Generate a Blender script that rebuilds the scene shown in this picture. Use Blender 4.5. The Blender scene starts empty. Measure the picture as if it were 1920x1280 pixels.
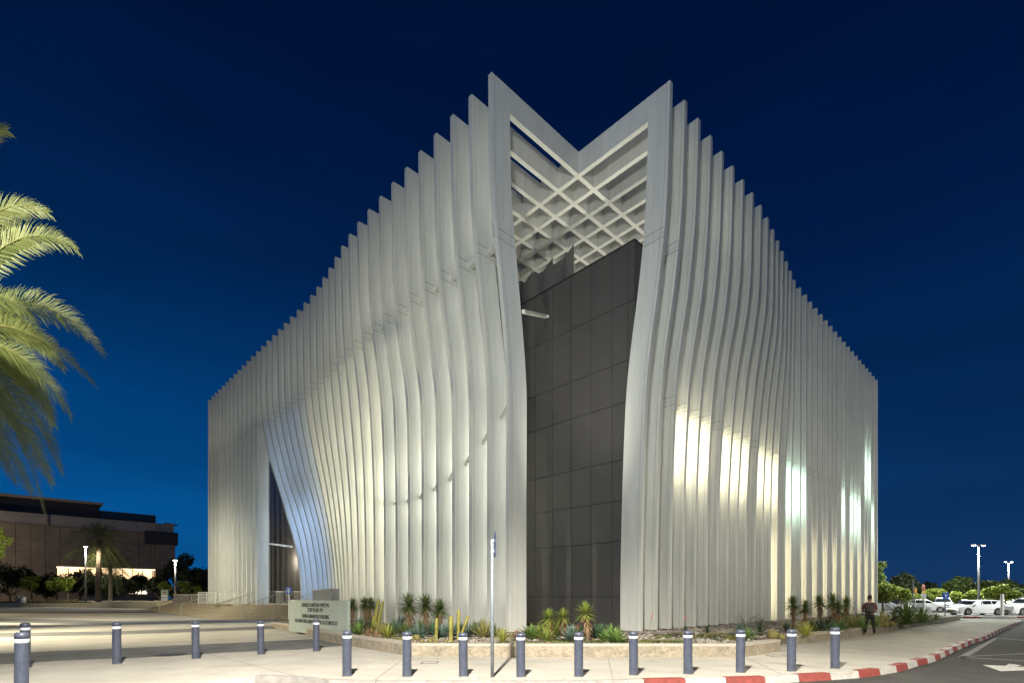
import bpy, bmesh, math, random
from mathutils import Vector, Matrix
random.seed(7)
S = bpy.context.scene
COL = S.collection
R = math.radians
# ------------------------------------------------------------------ camera
cd = bpy.data.cameras.new('camera'); cam = bpy.data.objects.new('camera', cd); COL.objects.link(cam)
CAMZ = 1.65
cam.location = (0, 0, CAMZ); cam.rotation_euler = (R(90), 0, 0)
cd.sensor_width = 36; cd.lens = 18.375; cd.shift_y = 0.25; cd.clip_end = 2000; cd.clip_start = .05
S.camera = cam
# ------------------------------------------------------------------ world
W = bpy.data.worlds.new('World'); S.world = W; W.use_nodes = True
nt = W.node_tree; nt.nodes.clear()
out = nt.nodes.new('ShaderNodeOutputWorld'); bg = nt.nodes.new('ShaderNodeBackground')
tc = nt.nodes.new('ShaderNodeTexCoord'); sep = nt.nodes.new('ShaderNodeSeparateXYZ')
nt.links.new(tc.outputs['Generated'], sep.inputs[0])
def ramp(stops):
    r = nt.nodes.new('ShaderNodeValToRGB'); e = r.color_ramp.elements
    r.color_ramp.interpolation = 'B_SPLINE'
    while len(e) > 1: e.remove(e[-1])
    e[0].position = stops[0][0]; e[0].color = (*stops[0][1], 1)
    for p, c in stops[1:]:
        k = e.new(p); k.color = (*c, 1)
    return r
rl = ramp([(0, (.004, .10, .30)), (.12, (.001, .085, .29)), (.30, (.0005, .044, .17)), (.50, (.0003, .0125, .066)), (.75, (.0003, .0050, .030)), (1, (.0003, .004, .026))])
rr = ramp([(0, (.010, .042, .13)), (.10, (.004, .032, .115)), (.30, (.001, .020, .085)), (.50, (.0004, .010, .056)), (.75, (.0003, .0050, .034)), (1, (.0003, .0045, .032))])
nt.links.new(sep.outputs['Z'], rl.inputs[0]); nt.links.new(sep.outputs['Z'], rr.inputs[0])
mr = nt.nodes.new('ShaderNodeMapRange'); mr.interpolation_type = 'SMOOTHSTEP'
mr.inputs['From Min'].default_value = -.75; mr.inputs['From Max'].default_value = .75
nt.links.new(sep.outputs['X'], mr.inputs['Value'])
mx = nt.nodes.new('ShaderNodeMix'); mx.data_type = 'RGBA'
nt.links.new(mr.outputs[0], mx.inputs['Factor']); nt.links.new(rl.outputs[0], mx.inputs['A']); nt.links.new(rr.outputs[0], mx.inputs['B'])
mpw = nt.nodes.new('ShaderNodeMapping'); mpw.inputs['Scale'].default_value = (1.2, 1.2, 7); nt.links.new(tc.outputs['Generated'], mpw.inputs[0])
nzw = nt.nodes.new('ShaderNodeTexNoise'); nzw.inputs['Scale'].default_value = 2.2; nzw.inputs['Detail'].default_value = 5; nt.links.new(mpw.outputs[0], nzw.inputs['Vector'])
rgw = nt.nodes.new('ShaderNodeMapRange'); rgw.inputs['From Min'].default_value = .3; rgw.inputs['From Max'].default_value = .7; rgw.inputs['To Min'].default_value = .90; rgw.inputs['To Max'].default_value = 1.10; nt.links.new(nzw.outputs[0], rgw.inputs['Value'])
vmw = nt.nodes.new('ShaderNodeVectorMath'); vmw.operation = 'SCALE'; nt.links.new(mx.outputs['Result'], vmw.inputs[0]); nt.links.new(rgw.outputs[0], vmw.inputs['Scale'])
nt.links.new(vmw.outputs[0], bg.inputs['Color']); bg.inputs['Strength'].default_value = 1.0
nt.links.new(bg.outputs[0], out.inputs[0])
S.view_settings.view_transform = 'Standard'; S.view_settings.look = 'None'
S.view_settings.exposure = 0; S.view_settings.gamma = 1
# ------------------------------------------------------------------ lamps (street and plaza lamps of the place, and added fill lights)
def light(name, kind, loc, power, color, size=.3, aim=None, spot=60, blend=.6):
    d = bpy.data.lights.new(name, kind); d.energy = power; d.color = color
    if kind in ('POINT', 'SPOT'): d.shadow_soft_size = size
    if kind == 'SPOT': d.spot_size = R(spot); d.spot_blend = blend
    o = bpy.data.objects.new(name, d); COL.objects.link(o); o.location = loc
    if aim is not None: o.rotation_euler = (Vector(aim) - Vector(loc)).to_track_quat('-Z', 'Y').to_euler()
    return o
# power here; posts for the street lamps are built further down, the fills have none
light('street_lamp_and_fill', 'SPOT', (-1.5, .4, 9.9), 33000, (1, .94, .84), .2, (-1.2, 4.5, 0), 110, .55)
light('street_lamp_and_fill', 'SPOT', (-1.5, .8, 9.95), 7600, (.92, .98, 1), .9, (1, 22, 15), 96, 1)  # soft fill added at the lamp head for the fins and roof beams
light('street_lamp_and_fill', 'SPOT', (17, 1.5, 10), 14000, (1, .92, .74), .3, (16, 12, 0), 116, .8)
light('canopy_bounce_fill', 'SPOT', (2.5, 19.5, .62), 8200, (1, .97, .84), .3, (2.7, 25.8, 21.2), 42, 1)  # added fill standing in for light bounced up from the ground
light('facade_fill', 'SPOT', (20, -2, 11), 6500, (.98, .97, .90), .8, (28, 44, 16), 44, 1)  # fill added to brighten the far upper right-hand fins
light('plaza_lamp_and_fill', 'SPOT', (-24, 20, 9), 12500, (1, .89, .66), .3, (-19, 24, 0), 96, .8)
light('plaza_lamp_and_fill', 'SPOT', (-33, 28, 9), 17000, (1, .92, .68), .3, (-30, 42, 0), 84, .8)  # fill added out of view to brighten the steps
light('plaza_lamp_and_fill', 'SPOT', (-60, 40, 11), 15000, (1, .86, .54), .3, (-46, 62, 0), 130, .8)
light('plaza_lamp_and_fill', 'SPOT', (-112, 90, 9), 8000, (1, .80, .56), .3, (-92, 122, 11), 120, .9)  # fill added out of view for the far concrete wall
light('palm_flood', 'SPOT', (-15.5, 6.5, 9.6), 5600, (1, .95, .66), .15, (-12.6, 12.4, 9.9), 58, 1)

# ------------------------------------------------------------------ materials
MATS = {}
def mat(name, color, rough=.7, metal=0, var=0, scale=3, bump=0, bscale=40, col2=None, emit=None, estr=0, stretch=None, trans=0, coat=0, detail=4, speck=0, sscale=150):
    if name in MATS: return MATS[name]
    m = bpy.data.materials.new(name); m.use_nodes = True; n = m.node_tree; b = n.nodes['Principled BSDF']
    b.inputs['Base Color'].default_value = (*color, 1); b.inputs['Roughness'].default_value = rough; b.inputs['Metallic'].default_value = metal
    if trans: b.inputs['Transmission Weight'].default_value = trans
    if coat: b.inputs['Coat Weight'].default_value = coat
    if emit: b.inputs['Emission Color'].default_value = (*emit, 1); b.inputs['Emission Strength'].default_value = estr
    if var or bump:
        t = n.nodes.new('ShaderNodeTexCoord'); mp = n.nodes.new('ShaderNodeMapping'); n.links.new(t.outputs['Object'], mp.inputs[0])
        if stretch: mp.inputs['Scale'].default_value = stretch
    if var:
        z = n.nodes.new('ShaderNodeTexNoise'); z.inputs['Scale'].default_value = scale; z.inputs['Detail'].default_value = detail; z.inputs['Roughness'].default_value = .65
        n.links.new(mp.outputs[0], z.inputs['Vector'])
        c = n.nodes.new('ShaderNodeValToRGB'); c.color_ramp.elements[0].position = .3; c.color_ramp.elements[1].position = .7
        c2 = col2 if col2 else tuple(v*(1-var) for v in color)
        c.color_ramp.elements[0].color = (*c2, 1); c.color_ramp.elements[1].color = (*(color if col2 else tuple(min(1, v*(1+var*.5)) for v in color)), 1)
        n.links.new(z.outputs[0], c.inputs[0]); n.links.new(c.outputs[0], b.inputs['Base Color'])
        if speck:
            z3 = n.nodes.new('ShaderNodeTexNoise'); z3.inputs['Scale'].default_value = sscale; z3.inputs['Detail'].default_value = 3; n.links.new(mp.outputs[0], z3.inputs['Vector'])
            z4 = n.nodes.new('ShaderNodeTexNoise'); z4.inputs['Scale'].default_value = scale*.23; z4.inputs['Detail'].default_value = 7; z4.inputs['Roughness'].default_value = .7; n.links.new(mp.outputs[0], z4.inputs['Vector'])
            r3 = n.nodes.new('ShaderNodeMapRange'); r3.inputs['From Min'].default_value = .3; r3.inputs['From Max'].default_value = .7; r3.inputs['To Min'].default_value = 1-speck; r3.inputs['To Max'].default_value = 1+speck*.5; n.links.new(z3.outputs[0], r3.inputs['Value'])
            r4 = n.nodes.new('ShaderNodeMapRange'); r4.inputs['From Min'].default_value = .35; r4.inputs['From Max'].default_value = .6; r4.inputs['To Min'].default_value = 1-speck*.8; r4.inputs['To Max'].default_value = 1.04; n.links.new(z4.outputs[0], r4.inputs['Value'])
            mm = n.nodes.new('ShaderNodeMath'); mm.operation = 'MULTIPLY'; n.links.new(r3.outputs[0], mm.inputs[0]); n.links.new(r4.outputs[0], mm.inputs[1])
            vm = n.nodes.new('ShaderNodeVectorMath'); vm.operation = 'SCALE'; n.links.new(c.outputs[0], vm.inputs[0]); n.links.new(mm.outputs[0], vm.inputs['Scale']); n.links.new(vm.outputs[0], b.inputs['Base Color'])
    if bump:
        z2 = n.nodes.new('ShaderNodeTexNoise'); z2.inputs['Scale'].default_value = bscale; z2.inputs['Detail'].default_value = 5
        n.links.new(mp.outputs[0], z2.inputs['Vector'])
        bp = n.nodes.new('ShaderNodeBump'); bp.inputs['Strength'].default_value = bump; bp.inputs['Distance'].default_value = .03
        n.links.new(z2.outputs[0], bp.inputs['Height']); n.links.new(bp.outputs[0], b.inputs['Normal'])
    MATS[name] = m; return m
def leafmat(name, c1, c2, rough=.55, scale=6):
    m = mat(name, c1, rough, 0, .3, scale, 0, 40, c2)
    n = m.node_tree; b = n.nodes['Principled BSDF']; o = n.nodes['Material Output']
    t = n.nodes.new('ShaderNodeBsdfTranslucent'); t.inputs[0].default_value = (*c1, 1); a = n.nodes.new('ShaderNodeMixShader'); a.inputs[0].default_value = .22
    n.links.new(b.outputs[0], a.inputs[1]); n.links.new(t.outputs[0], a.inputs[2]); n.links.new(a.outputs[0], o.inputs[0])
    return m
fin_white = mat('fin_white', (.66, .665, .605), .5, 0, .10, 2.2, .05, 6, None, None, 0, (1, 1, .10), speck=.05, sscale=7)
fin_splice = mat('fin_splice', (.56, .56, .52), .5, 0, .22, 9)
panel_dark = mat('panel_dark', (.086, .081, .079), .36, .2, .10, .9, .02, 3)
panel_dark2 = mat('panel_dark_b', (.090, .085, .082), .34, .2, .10, 1.1, .02, 3)
joint_black = mat('joint_black', (.012, .012, .013), .8)
roof_grey = mat('roof_grey', (.20, .20, .19), .8, 0, .2, 1)
steel = mat('galvanised_steel', (.22, .25, .28), .6, .2, .25, 14)
# ------------------------------------------------------------------ mesh building helpers
class MB:
    def __init__(s): s.v = []; s.f = []; s.mi = []; s.cur = 0
    def quad(s, *p):
        i = len(s.v); s.v += [tuple(q) for q in p]; s.f.append(tuple(range(i, i+len(p)))); s.mi.append(s.cur)
    def box(s, a, b):
        x0, y0, z0 = a; x1, y1, z1 = b; s.hexa([(x0,y0,z0),(x1,y0,z0),(x1,y1,z0),(x0,y1,z0),(x0,y0,z1),(x1,y0,z1),(x1,y1,z1),(x0,y1,z1)])
    def hexa(s, p):
        i = len(s.v); s.v += [tuple(q) for q in p]
        for f in ((3,2,1,0),(4,5,6,7),(0,1,5,4),(1,2,6,5),(2,3,7,6),(3,0,4,7)): s.f.append(tuple(i+k for k in f)); s.mi.append(s.cur)
    def bar(s, p, q, w, h=None, up=(0,0,1)):
        p = Vector(p); q = Vector(q); h = h or w; d = (q-p).normalized(); u = Vector(up)
        if abs(d.dot(u)) > .98: u = Vector((1,0,0))
        a = d.cross(u).normalized()*w/2; c = a.cross(d).normalized()*h/2
        s.hexa([p-a-c, p+a-c, q+a-c, q-a-c, p-a+c, p+a+c, q+a+c, q-a+c])
    def tube(s, pts, rad, n=8, caps=True):
        pts = [Vector(p) for p in pts]; m = len(pts)
        if not hasattr(rad, '__len__'): rad = [rad]*m
        base = len(s.v); pa = None
        for k in range(m):
            d = (pts[min(k+1, m-1)]-pts[max(k-1, 0)])
            if d.length < 1e-9: d = Vector((0,0,1))
            d.normalize()
            if pa is None: pa = d.orthogonal().normalized()
            a = (pa - d*pa.dot(d))
            a = a.normalized() if a.length > 1e-6 else d.orthogonal().normalized()
            pa = a; b = d.cross(a)
            for j in range(n):
                t = 2*math.pi*j/n; s.v.append(tuple(pts[k]+(a*math.cos(t)+b*math.sin(t))*rad[k]))
        for k in range(m-1):
            for j in range(n):
                s.f.append((base+k*n+j, base+k*n+(j+1)%n, base+(k+1)*n+(j+1)%n, base+(k+1)*n+j)); s.mi.append(s.cur)
        if caps:
            s.f.append(tuple(base+j for j in reversed(range(n)))); s.mi.append(s.cur)
            s.f.append(tuple(base+(m-1)*n+j for j in range(n))); s.mi.append(s.cur)
    def lathe(s, prof, n=16, c=(0,0,0), caps=True):
        base = len(s.v); m = len(prof)
        for r, z in prof:
            for j in range(n):
                t = 2*math.pi*j/n; s.v.append((c[0]+r*math.cos(t), c[1]+r*math.sin(t), c[2]+z))
        for k in range(m-1):
            for j in range(n):
                s.f.append((base+k*n+j, base+k*n+(j+1)%n, base+(k+1)*n+(j+1)%n, base+(k+1)*n+j)); s.mi.append(s.cur)
        if caps:
            s.f.append(tuple(base+j for j in reversed(range(n)))); s.mi.append(s.cur)
            s.f.append(tuple(base+(m-1)*n+j for j in range(n))); s.mi.append(s.cur)
    def poly(s, pts, z0, z1):
        n = len(pts); i = len(s.v); s.v += [(p[0],p[1],z0) for p in pts]+[(p[0],p[1],z1) for p in pts]
        s.f.append(tuple(i+k for k in reversed(range(n)))); s.f.append(tuple(i+n+k for k in range(n))); s.mi += [s.cur]*2
        for k in range(n): s.f.append((i+k, i+(k+1)%n, i+n+(k+1)%n, i+n+k)); s.mi.append(s.cur)
    def mesh(s, name, mats, smooth=False):
        me = bpy.data.meshes.new(name); me.from_pydata(s.v, [], s.f); me.update()
        for m in (mats if isinstance(mats, (list, tuple)) else [mats]): me.materials.append(m)
        if any(s.mi): me.polygons.foreach_set('material_index', s.mi)
        if smooth:
            me.polygons.foreach_set('use_smooth', [True]*len(me.polygons))
        return me
    def build(s, name, mats, parent=None, smooth=False, loc=None):
        o = bpy.data.objects.new(name, s.mesh(name, mats, smooth)); COL.objects.link(o)
        if parent: o.parent = parent
        if loc is not None: o.location = loc
        return o
def tag(o, label=None, cat=None, group=None, kind=None):
    if label: o['label'] = label
    if cat: o['category'] = cat
    if group: o['group'] = group
    if kind: o['kind'] = kind
    return o
def thing(name, label, cat, loc=(0,0,0), rz=0, group=None):
    o = bpy.data.objects.new(name, None); COL.objects.link(o); o.location = loc; o.rotation_euler = (0,0,rz); o.empty_display_size = .3
    return tag(o, label, cat, group)
def copy_tree(o, parent=None):
    c = o.copy(); COL.objects.link(c)
    if parent: c.parent = parent
    for ch in list(o.children): copy_tree(ch, c)
    return c
def add_mesh(name, me, parent=None, loc=None, rot=None, scale=None):
    o = bpy.data.objects.new(name, me); COL.objects.link(o)
    if parent: o.parent = parent
    if loc is not None: o.location = loc
    if rot is not None: o.rotation_euler = rot
    if scale is not None: o.scale = scale
    return o
F = 980.0
def at(px, D, z=0): return Vector(((px-960)/F*D, D, z))           # plan position at a depth along the ray through an image pixel column
def gp(px, py, z=0):                                                # point of the level z seen at an image pixel column and row
    D = F*(CAMZ-z)/(py-1120); return Vector(((px-960)/F*D, D, z))

# ================================================================== SETTING: ground, road, pavement, plaza
asphalt = mat('asphalt', (.060, .058, .054), .85, 0, .3, 1.6, .5, 90, speck=.35, sscale=60)
asphalt_far = mat('car_park_asphalt', (.075, .073, .07), .85, 0, .3, .4)
paving = mat('cream_paving', (.52, .49, .42), .8, 0, .16, .9, .45, 70, None, None, 0, None, 0, 0, 8, .26, 45)
band = mat('grey_paving', (.18, .18, .175), .8, 0, .3, 1.2, .35, 110, speck=.3, sscale=45)
lawn_m = mat('lawn_green', (.022, .036, .012), .95, 0, .4, .9, .5, 30)
soil_m = mat('planting_soil', (.17, .14, .11), .95, 0, .5, 7, .8, 26, (.09, .07, .05), None, 0, None, 0, 0, 8)
roughcast = mat('roughcast_wall', (.37, .32, .235), .9, 0, .30, 9, 1.0, 22, speck=.3, sscale=30)
wall_cap = mat('wall_cap_concrete', (.42, .385, .31), .8, 0, .15, 3, .3, 60)
kerb_red = mat('kerb_red_paint', (.26, .052, .040), .6, 0, .35, 8, .3, 60)
kerb_white = mat('kerb_white_paint', (.44, .43, .40), .6, 0, .2, 8, .3, 60)
kerb_raw = mat('kerb_bare_concrete', (.33, .31, .28), .8, 0, .3, 5, .3, 60)
white_line = mat('road_paint', (.60, .60, .57), .7, 0, .35, 12)
b = MB(); b.quad((-700,-60,-.145),(700,-60,-.145),(700,900,-.145),(-700,900,-.145))
tag(b.build('ground', asphalt_far), kind='structure')
b = MB(); b.quad((-60,-30,-.14),(120,-30,-.14),(120,75,-.14),(-60,75,-.14))
tag(b.build('road', asphalt), kind='structure')
KERB = [(-2200,1420),(-400,1330),(150,1292),(300,1283),(350,1279),(480,1266.5),(513,1264),(560,1270),(620,1275),(720,1277),(840,1277.5),(960,1277.5),(1080,1277),(1207,1273.5),(1290,1271.5),(1370,1270),(1440,1268),(1523.7,1263),(1592.5,1259.5),(1642.5,1253.5),(1682.5,1247),(1712.5,1238.5),(1745,1231),(1765,1222.5),(1785,1213),(1800,1207.5),(1815,1201),(1830,1196),(1842.5,1193),(1852.5,1188.7),(1865,1182.5),(1880,1176),(1897.5,1168.7),(1913.7,1164.5)]
kpts = [gp(x, y) for x, y in KERB]
tip = kpts[-1]
outer = [(p.x, p.y) for p in kpts] + [(38.5,39.5),(36,40.5),(26,41),(22,46),(22,60),(-75,100),(-110,100),(-110,6)]
b = MB(); b.poly(outer[::-1] if False else outer, -.14, 0)
tag(b.build('pavement', paving), kind='structure')
# kerb stones, each a part of the kerb
kroot = bpy.data.objects.new('kerb', None); COL.objects.link(kroot); tag(kroot, kind='structure')
def kstone(p, q, m, w=.16):
    d = (q-p).normalized(); n = Vector((-d.y, d.x, 0)); g = d*.008
    a0 = p+g; a1 = q-g; o = -n*.0
    b = MB(); b.hexa([a0-n*.055+Vector((0,0,-.14)), a1-n*.055+Vector((0,0,-.14)), a1+n*w+Vector((0,0,-.14)), a0+n*w+Vector((0,0,-.14)),
                      a0-n*.02+Vector((0,0,.012)), a1-n*.02+Vector((0,0,.012)), a1+n*w+Vector((0,0,.012)), a0+n*w+Vector((0,0,.012))])
    return b.build('kerb_stone', m, kroot)
i0 = 5
acc = []
for i in range(i0, len(kpts)-1):
    acc.append(kpts[i])
acc.append(kpts[-1])
# resample at one metre
dist = [0]
for i in range(1, len(acc)): dist.append(dist[-1]+(acc[i]-acc[i-1]).length)
def alongk(s):
    s = max(0, min(dist[-1], s))
    for i in range(1, len(acc)):
        if s <= dist[i]+1e-9:
            t = (s-dist[i-1])/max(1e-9, dist[i]-dist[i-1]); return acc[i-1].lerp(acc[i], t)
    return acc[-1]
s_red = next(dist[j] for j in range(len(acc)) if abs(KERB[i0+j][0]-1207) < 1)
s = 0.0
while s < s_red-.3:
    kstone(alongk(s), alongk(min(s+1.0, s_red)), kerb_raw); s += 1.0
s = s_red; k = 0
while s < dist[-1]-.05:
    L = .88; kstone(alongk(s), alongk(s+L), kerb_red if k % 2 == 0 else kerb_white); s += L; k += 1
# grey paving bands across the plaza (4 mm sheets)
def sheet(name, pts, m, z=.004):
    b = MB(); b.quad(*[(p[0], p[1], z) for p in pts]); return tag(b.build(name, m), kind='structure')
def band_px(top, bot):
    sheet('paving_band', [gp(x, y) for x, y in bot]+[gp(x, y) for x, y in reversed(top)], band)
band_px([(-500,1250),(0,1224),(212,1215),(480,1202.5),(590,1197),(640,1203)], [(-500,1285),(0,1245),(120,1237.5),(250,1232.5),(425,1222.5),(480,1220),(560,1217),(650,1209)])
band_px([(-500,1197),(0,1186),(220,1182.5),(375,1177.5),(480,1173.5),(507,1172)], [(-500,1208),(0,1194),(220,1189),(480,1180),(520,1177.5)])
band_px([(-500,1158),(57,1160),(215,1163.5),(400,1161.5),(560,1161)], [(-500,1164),(0,1166),(215,1170),(480,1166),(530,1165.5)])
band_px([(-300,1145),(90,1146.4),(290,1146)], [(-300,1147.5),(90,1149),(296,1147.6)])
band_px([(-300,1138),(100,1138.5),(270,1137)], [(-300,1139.5),(100,1140.3),(272,1138.2)])
# fine saw cuts in the paving
cut = mat('saw_cut', (.20, .18, .15), .9)
for a, c in (((760,1232),(700,1276)),((330,1210),(560,1268)),((1140,1232),(1150,1276)),((1400,1232),(1470,1266)),((0,1262),(640,1240)),((170,1150),(215,1163)),((200,1170),(250,1182))):
    p = gp(*a); q = gp(*c); d = (q-p).normalized(); n = Vector((-d.y, d.x, 0))*.008
    sheet('paving_joint', [p-n, q-n, q+n, p+n], cut, .0045)
# inspection covers
def cover(px, py, w, d, m):
    c = gp(px, py); b = MB()
    for x0, x1, y0, y1 in ((-w/2, w/2, -d/2, -d/2+.025), (-w/2, w/2, d/2-.025, d/2), (-w/2, -w/2+.025, -d/2+.026, d/2-.026), (w/2-.025, w/2, -d/2+.026, d/2-.026)):
        b.box((c.x+x0, c.y+y0, -.02), (c.x+x1, c.y+y1, .006))
    return b.build('inspection_cover', m)
rust = mat('cover_frame', (.10, .085, .07), .7, .3)
tag(cover(806, 1241.5, .42, .42, rust), 'small square inspection cover in the pale pavement between two bollards', 'cover')
tag(cover(1458, 1228.5, .5, .5, rust), 'square inspection cover by the near end of the long planter wall', 'cover')
b = MB(); c = gp(320, 1227); b.lathe([(.42,-.03),(.42,.007),(.36,.009),(.35,.006),(0.001,.006)], 24, (c.x, c.y, .004), False)
tag(b.build('manhole_cover', mat('iron_cover', (.09,.09,.09), .6, .4, .3, 20)), 'round iron manhole cover in the near dark paving band', 'cover')
# road markings
worn_line = mat('worn_road_paint', (.22, .22, .21), .75, 0, .5, 9)
def mark(pts, z=-.136, m=None): return sheet('road_marking', [gp(x, y, -.14) for x, y in pts], m or white_line, z)
mark([(1842,1245.5),(1876,1257.5),(1925,1256),(1960,1254),(1960,1247.5),(1905,1249.5),(1915,1246.5),(1893,1243.5),(1884,1247.5)])
mark([(1795,1231),(1812,1232.2),(1870,1196.5),(1864,1195.5)], m=worn_line)
mark([(1800,1230.8),(1960,1223.5),(1960,1222),(1800,1229.8)], m=worn_line)
mark([(1800,1231.5),(1960,1241.5),(1960,1240),(1803,1230.6)], m=worn_line)
mark([(1866,1195.5),(1960,1203.5),(1960,1202.3),(1868,1194.8)], m=worn_line)
mark([(356,1286),(470,1272),(500,1275),(420,1290)])
# ---- the far side: lawn, ledge, parking strip
b = MB(); b.poly([(-300,92),(-300,320),(-34,320),(-34,112),(-60,96),(-60,92)], -.14, .9)
tag(b.build('lawn', lawn_m), kind='structure')
b = MB()
for i in range(26):
    x0 = -95-.0+i*1.0
b.box((-160,90.5,-.14),(-62,91.95,.75))
tag(b.build('raised_ledge', mat('stone_ledge', (.48,.42,.29), .8, 0, .2, 2)), 'long low stone ledge along the far edge of the plaza', 'low wall')
strip = MB(); strip.poly([(24,46.5),(150,46.5),(150,48.6),(24,48.6)], -.14, .0)
tag(strip.build('traffic_island', mat('island_paving', (.50,.49,.46), .8, 0, .2, 2)), kind='structure')
kr2 = bpy.data.objects.new('island_kerb', None); COL.objects.link(kr2); tag(kr2, kind='structure')
for k in range(40):
    x = 24+k*1.6
    b = MB(); b.box((x+.01,46.35,-.14),(x+1.59,46.5,.02)); b.build('kerb_stone', [kerb_white, kerb_red, kerb_white][k % 3], kr2)
LEFT_T = [
 [4.28,4.28,4.28,4.27,4.26,4.26,4.31,4.40,4.52,4.65,4.78,4.91,5.03,5.12,5.18,5.20],
 [4.23,4.23,4.23,4.23,4.23,4.24,4.28,4.37,4.51,4.65,4.79,4.92,5.03,5.11,5.18,5.20],
 [4.21,4.21,4.21,4.21,4.22,4.22,4.26,4.36,4.51,4.68,4.82,4.95,5.04,5.12,5.19,5.21],
 [4.20,4.21,4.21,4.21,4.22,4.23,4.26,4.36,4.55,4.73,4.87,4.98,5.07,5.14,5.19,5.20],
 [4.21,4.21,4.21,4.22,4.23,4.24,4.28,4.38,4.58,4.77,4.91,5.01,5.08,5.14,5.18,5.19],
 [4.22,4.22,4.22,4.22,4.23,4.26,4.29,4.38,4.56,4.77,4.91,5.01,5.08,5.12,5.15,5.16],
 [4.21,4.21,4.21,4.22,4.24,4.26,4.30,4.37,4.52,4.72,4.88,4.99,5.07,5.11,5.14,5.15],
 [4.20,4.20,4.20,4.21,4.23,4.27,4.31,4.36,4.48,4.66,4.82,4.94,5.04,5.10,5.13,5.14],
 [4.17,4.18,4.18,4.19,4.22,4.26,4.31,4.37,4.46,4.61,4.76,4.89,4.99,5.06,5.12,5.13],
 [4.11,4.12,4.13,4.14,4.18,4.24,4.30,4.36,4.44,4.57,4.71,4.84,4.93,5.01,5.07,5.09],
 [3.99,4.00,4.02,4.05,4.10,4.17,4.25,4.32,4.41,4.52,4.65,4.77,4.85,4.92,4.98,5.00],
 [3.80,3.82,3.85,3.90,3.97,4.07,4.16,4.25,4.35,4.45,4.56,4.67,4.74,4.80,4.85,4.86],
 [3.55,3.59,3.64,3.71,3.81,3.94,4.05,4.16,4.26,4.36,4.46,4.55,4.61,4.66,4.69,4.70],
 [3.25,3.30,3.38,3.48,3.62,3.78,3.92,4.04,4.16,4.27,4.36,4.43,4.48,4.50,4.52,4.53],
 [2.91,2.98,3.09,3.22,3.40,3.60,3.76,3.90,4.04,4.16,4.25,4.31,4.35,4.37,4.37,4.38],
 [2.55,2.64,2.78,2.95,3.15,3.39,3.58,3.74,3.90,4.04,4.14,4.21,4.24,4.26,4.26,4.25],
 [2.20,2.31,2.47,2.67,2.91,3.18,3.40,3.58,3.76,3.93,4.05,4.12,4.17,4.19,4.19,4.17],
 [1.87,1.99,2.16,2.39,2.67,3.00,3.25,3.46,3.66,3.84,3.99,4.08,4.12,4.14,4.15,4.12],
 [1.57,1.70,1.88,2.13,2.46,2.84,3.13,3.36,3.58,3.78,3.95,4.05,4.09,4.11,4.12,4.11],
 [1.33,1.46,1.64,1.91,2.28,2.71,3.04,3.29,3.52,3.73,3.91,4.03,4.07,4.09,4.11,4.12],
 [1.15,1.28,1.47,1.75,2.15,2.62,2.97,3.23,3.47,3.69,3.88,4.01,4.07,4.09,4.11,4.12],
 [1.03,1.18,1.38,1.67,2.08,2.56,2.92,3.19,3.44,3.67,3.87,4.01,4.09,4.11,4.12,4.12],
 [0.98,1.14,1.35,1.64,2.05,2.54,2.90,3.18,3.42,3.65,3.85,4.01,4.11,4.14,4.13,4.12],
 [0.97,1.12,1.33,1.64,2.07,2.53,2.87,3.17,3.44,3.66,3.85,4.02,4.12,4.16,4.15,4.13],
 [0.98,1.11,1.32,1.65,2.11,2.54,2.84,3.17,3.48,3.70,3.88,4.03,4.13,4.17,4.16,4.13],
]
RIGHT_T = [
 [3.18,3.21,3.25,3.30,3.36,3.44,3.53,3.66,3.81,3.97,4.11,4.24,4.33,4.40,4.47,4.52],
 [3.18,3.21,3.24,3.29,3.35,3.42,3.51,3.62,3.78,3.95,4.10,4.22,4.32,4.40,4.48,4.52],
 [3.18,3.20,3.23,3.27,3.33,3.40,3.48,3.59,3.74,3.92,4.08,4.20,4.30,4.39,4.47,4.51],
 [3.17,3.19,3.21,3.25,3.31,3.39,3.46,3.56,3.71,3.89,4.06,4.19,4.29,4.37,4.46,4.49],
 [3.16,3.17,3.19,3.24,3.30,3.38,3.46,3.55,3.68,3.86,4.04,4.18,4.28,4.37,4.44,4.47],
 [3.16,3.17,3.19,3.23,3.30,3.38,3.46,3.55,3.67,3.84,4.03,4.18,4.28,4.36,4.43,4.46],
 [3.16,3.17,3.19,3.23,3.30,3.38,3.46,3.55,3.66,3.81,4.00,4.17,4.28,4.36,4.42,4.45],
 [3.16,3.16,3.18,3.22,3.29,3.38,3.46,3.55,3.65,3.80,3.97,4.15,4.27,4.36,4.41,4.44],
 [3.15,3.16,3.17,3.21,3.29,3.37,3.45,3.55,3.65,3.78,3.94,4.11,4.25,4.33,4.38,4.40],
 [3.15,3.16,3.17,3.21,3.28,3.36,3.44,3.52,3.63,3.74,3.89,4.05,4.18,4.26,4.30,4.31],
 [3.15,3.16,3.18,3.21,3.26,3.32,3.39,3.47,3.57,3.67,3.80,3.95,4.08,4.15,4.17,4.18],
 [3.15,3.16,3.17,3.19,3.23,3.28,3.34,3.41,3.49,3.59,3.71,3.84,3.95,4.00,4.02,4.03],
 [3.15,3.15,3.16,3.18,3.21,3.25,3.30,3.36,3.44,3.52,3.62,3.72,3.80,3.83,3.86,3.87],
 [3.15,3.15,3.16,3.18,3.20,3.23,3.27,3.33,3.40,3.46,3.53,3.60,3.64,3.67,3.70,3.71],
 [3.16,3.16,3.17,3.18,3.19,3.21,3.25,3.29,3.35,3.39,3.43,3.46,3.48,3.50,3.53,3.55],
 [3.17,3.17,3.18,3.18,3.19,3.19,3.21,3.24,3.27,3.29,3.31,3.31,3.32,3.34,3.37,3.38],
]
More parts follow.
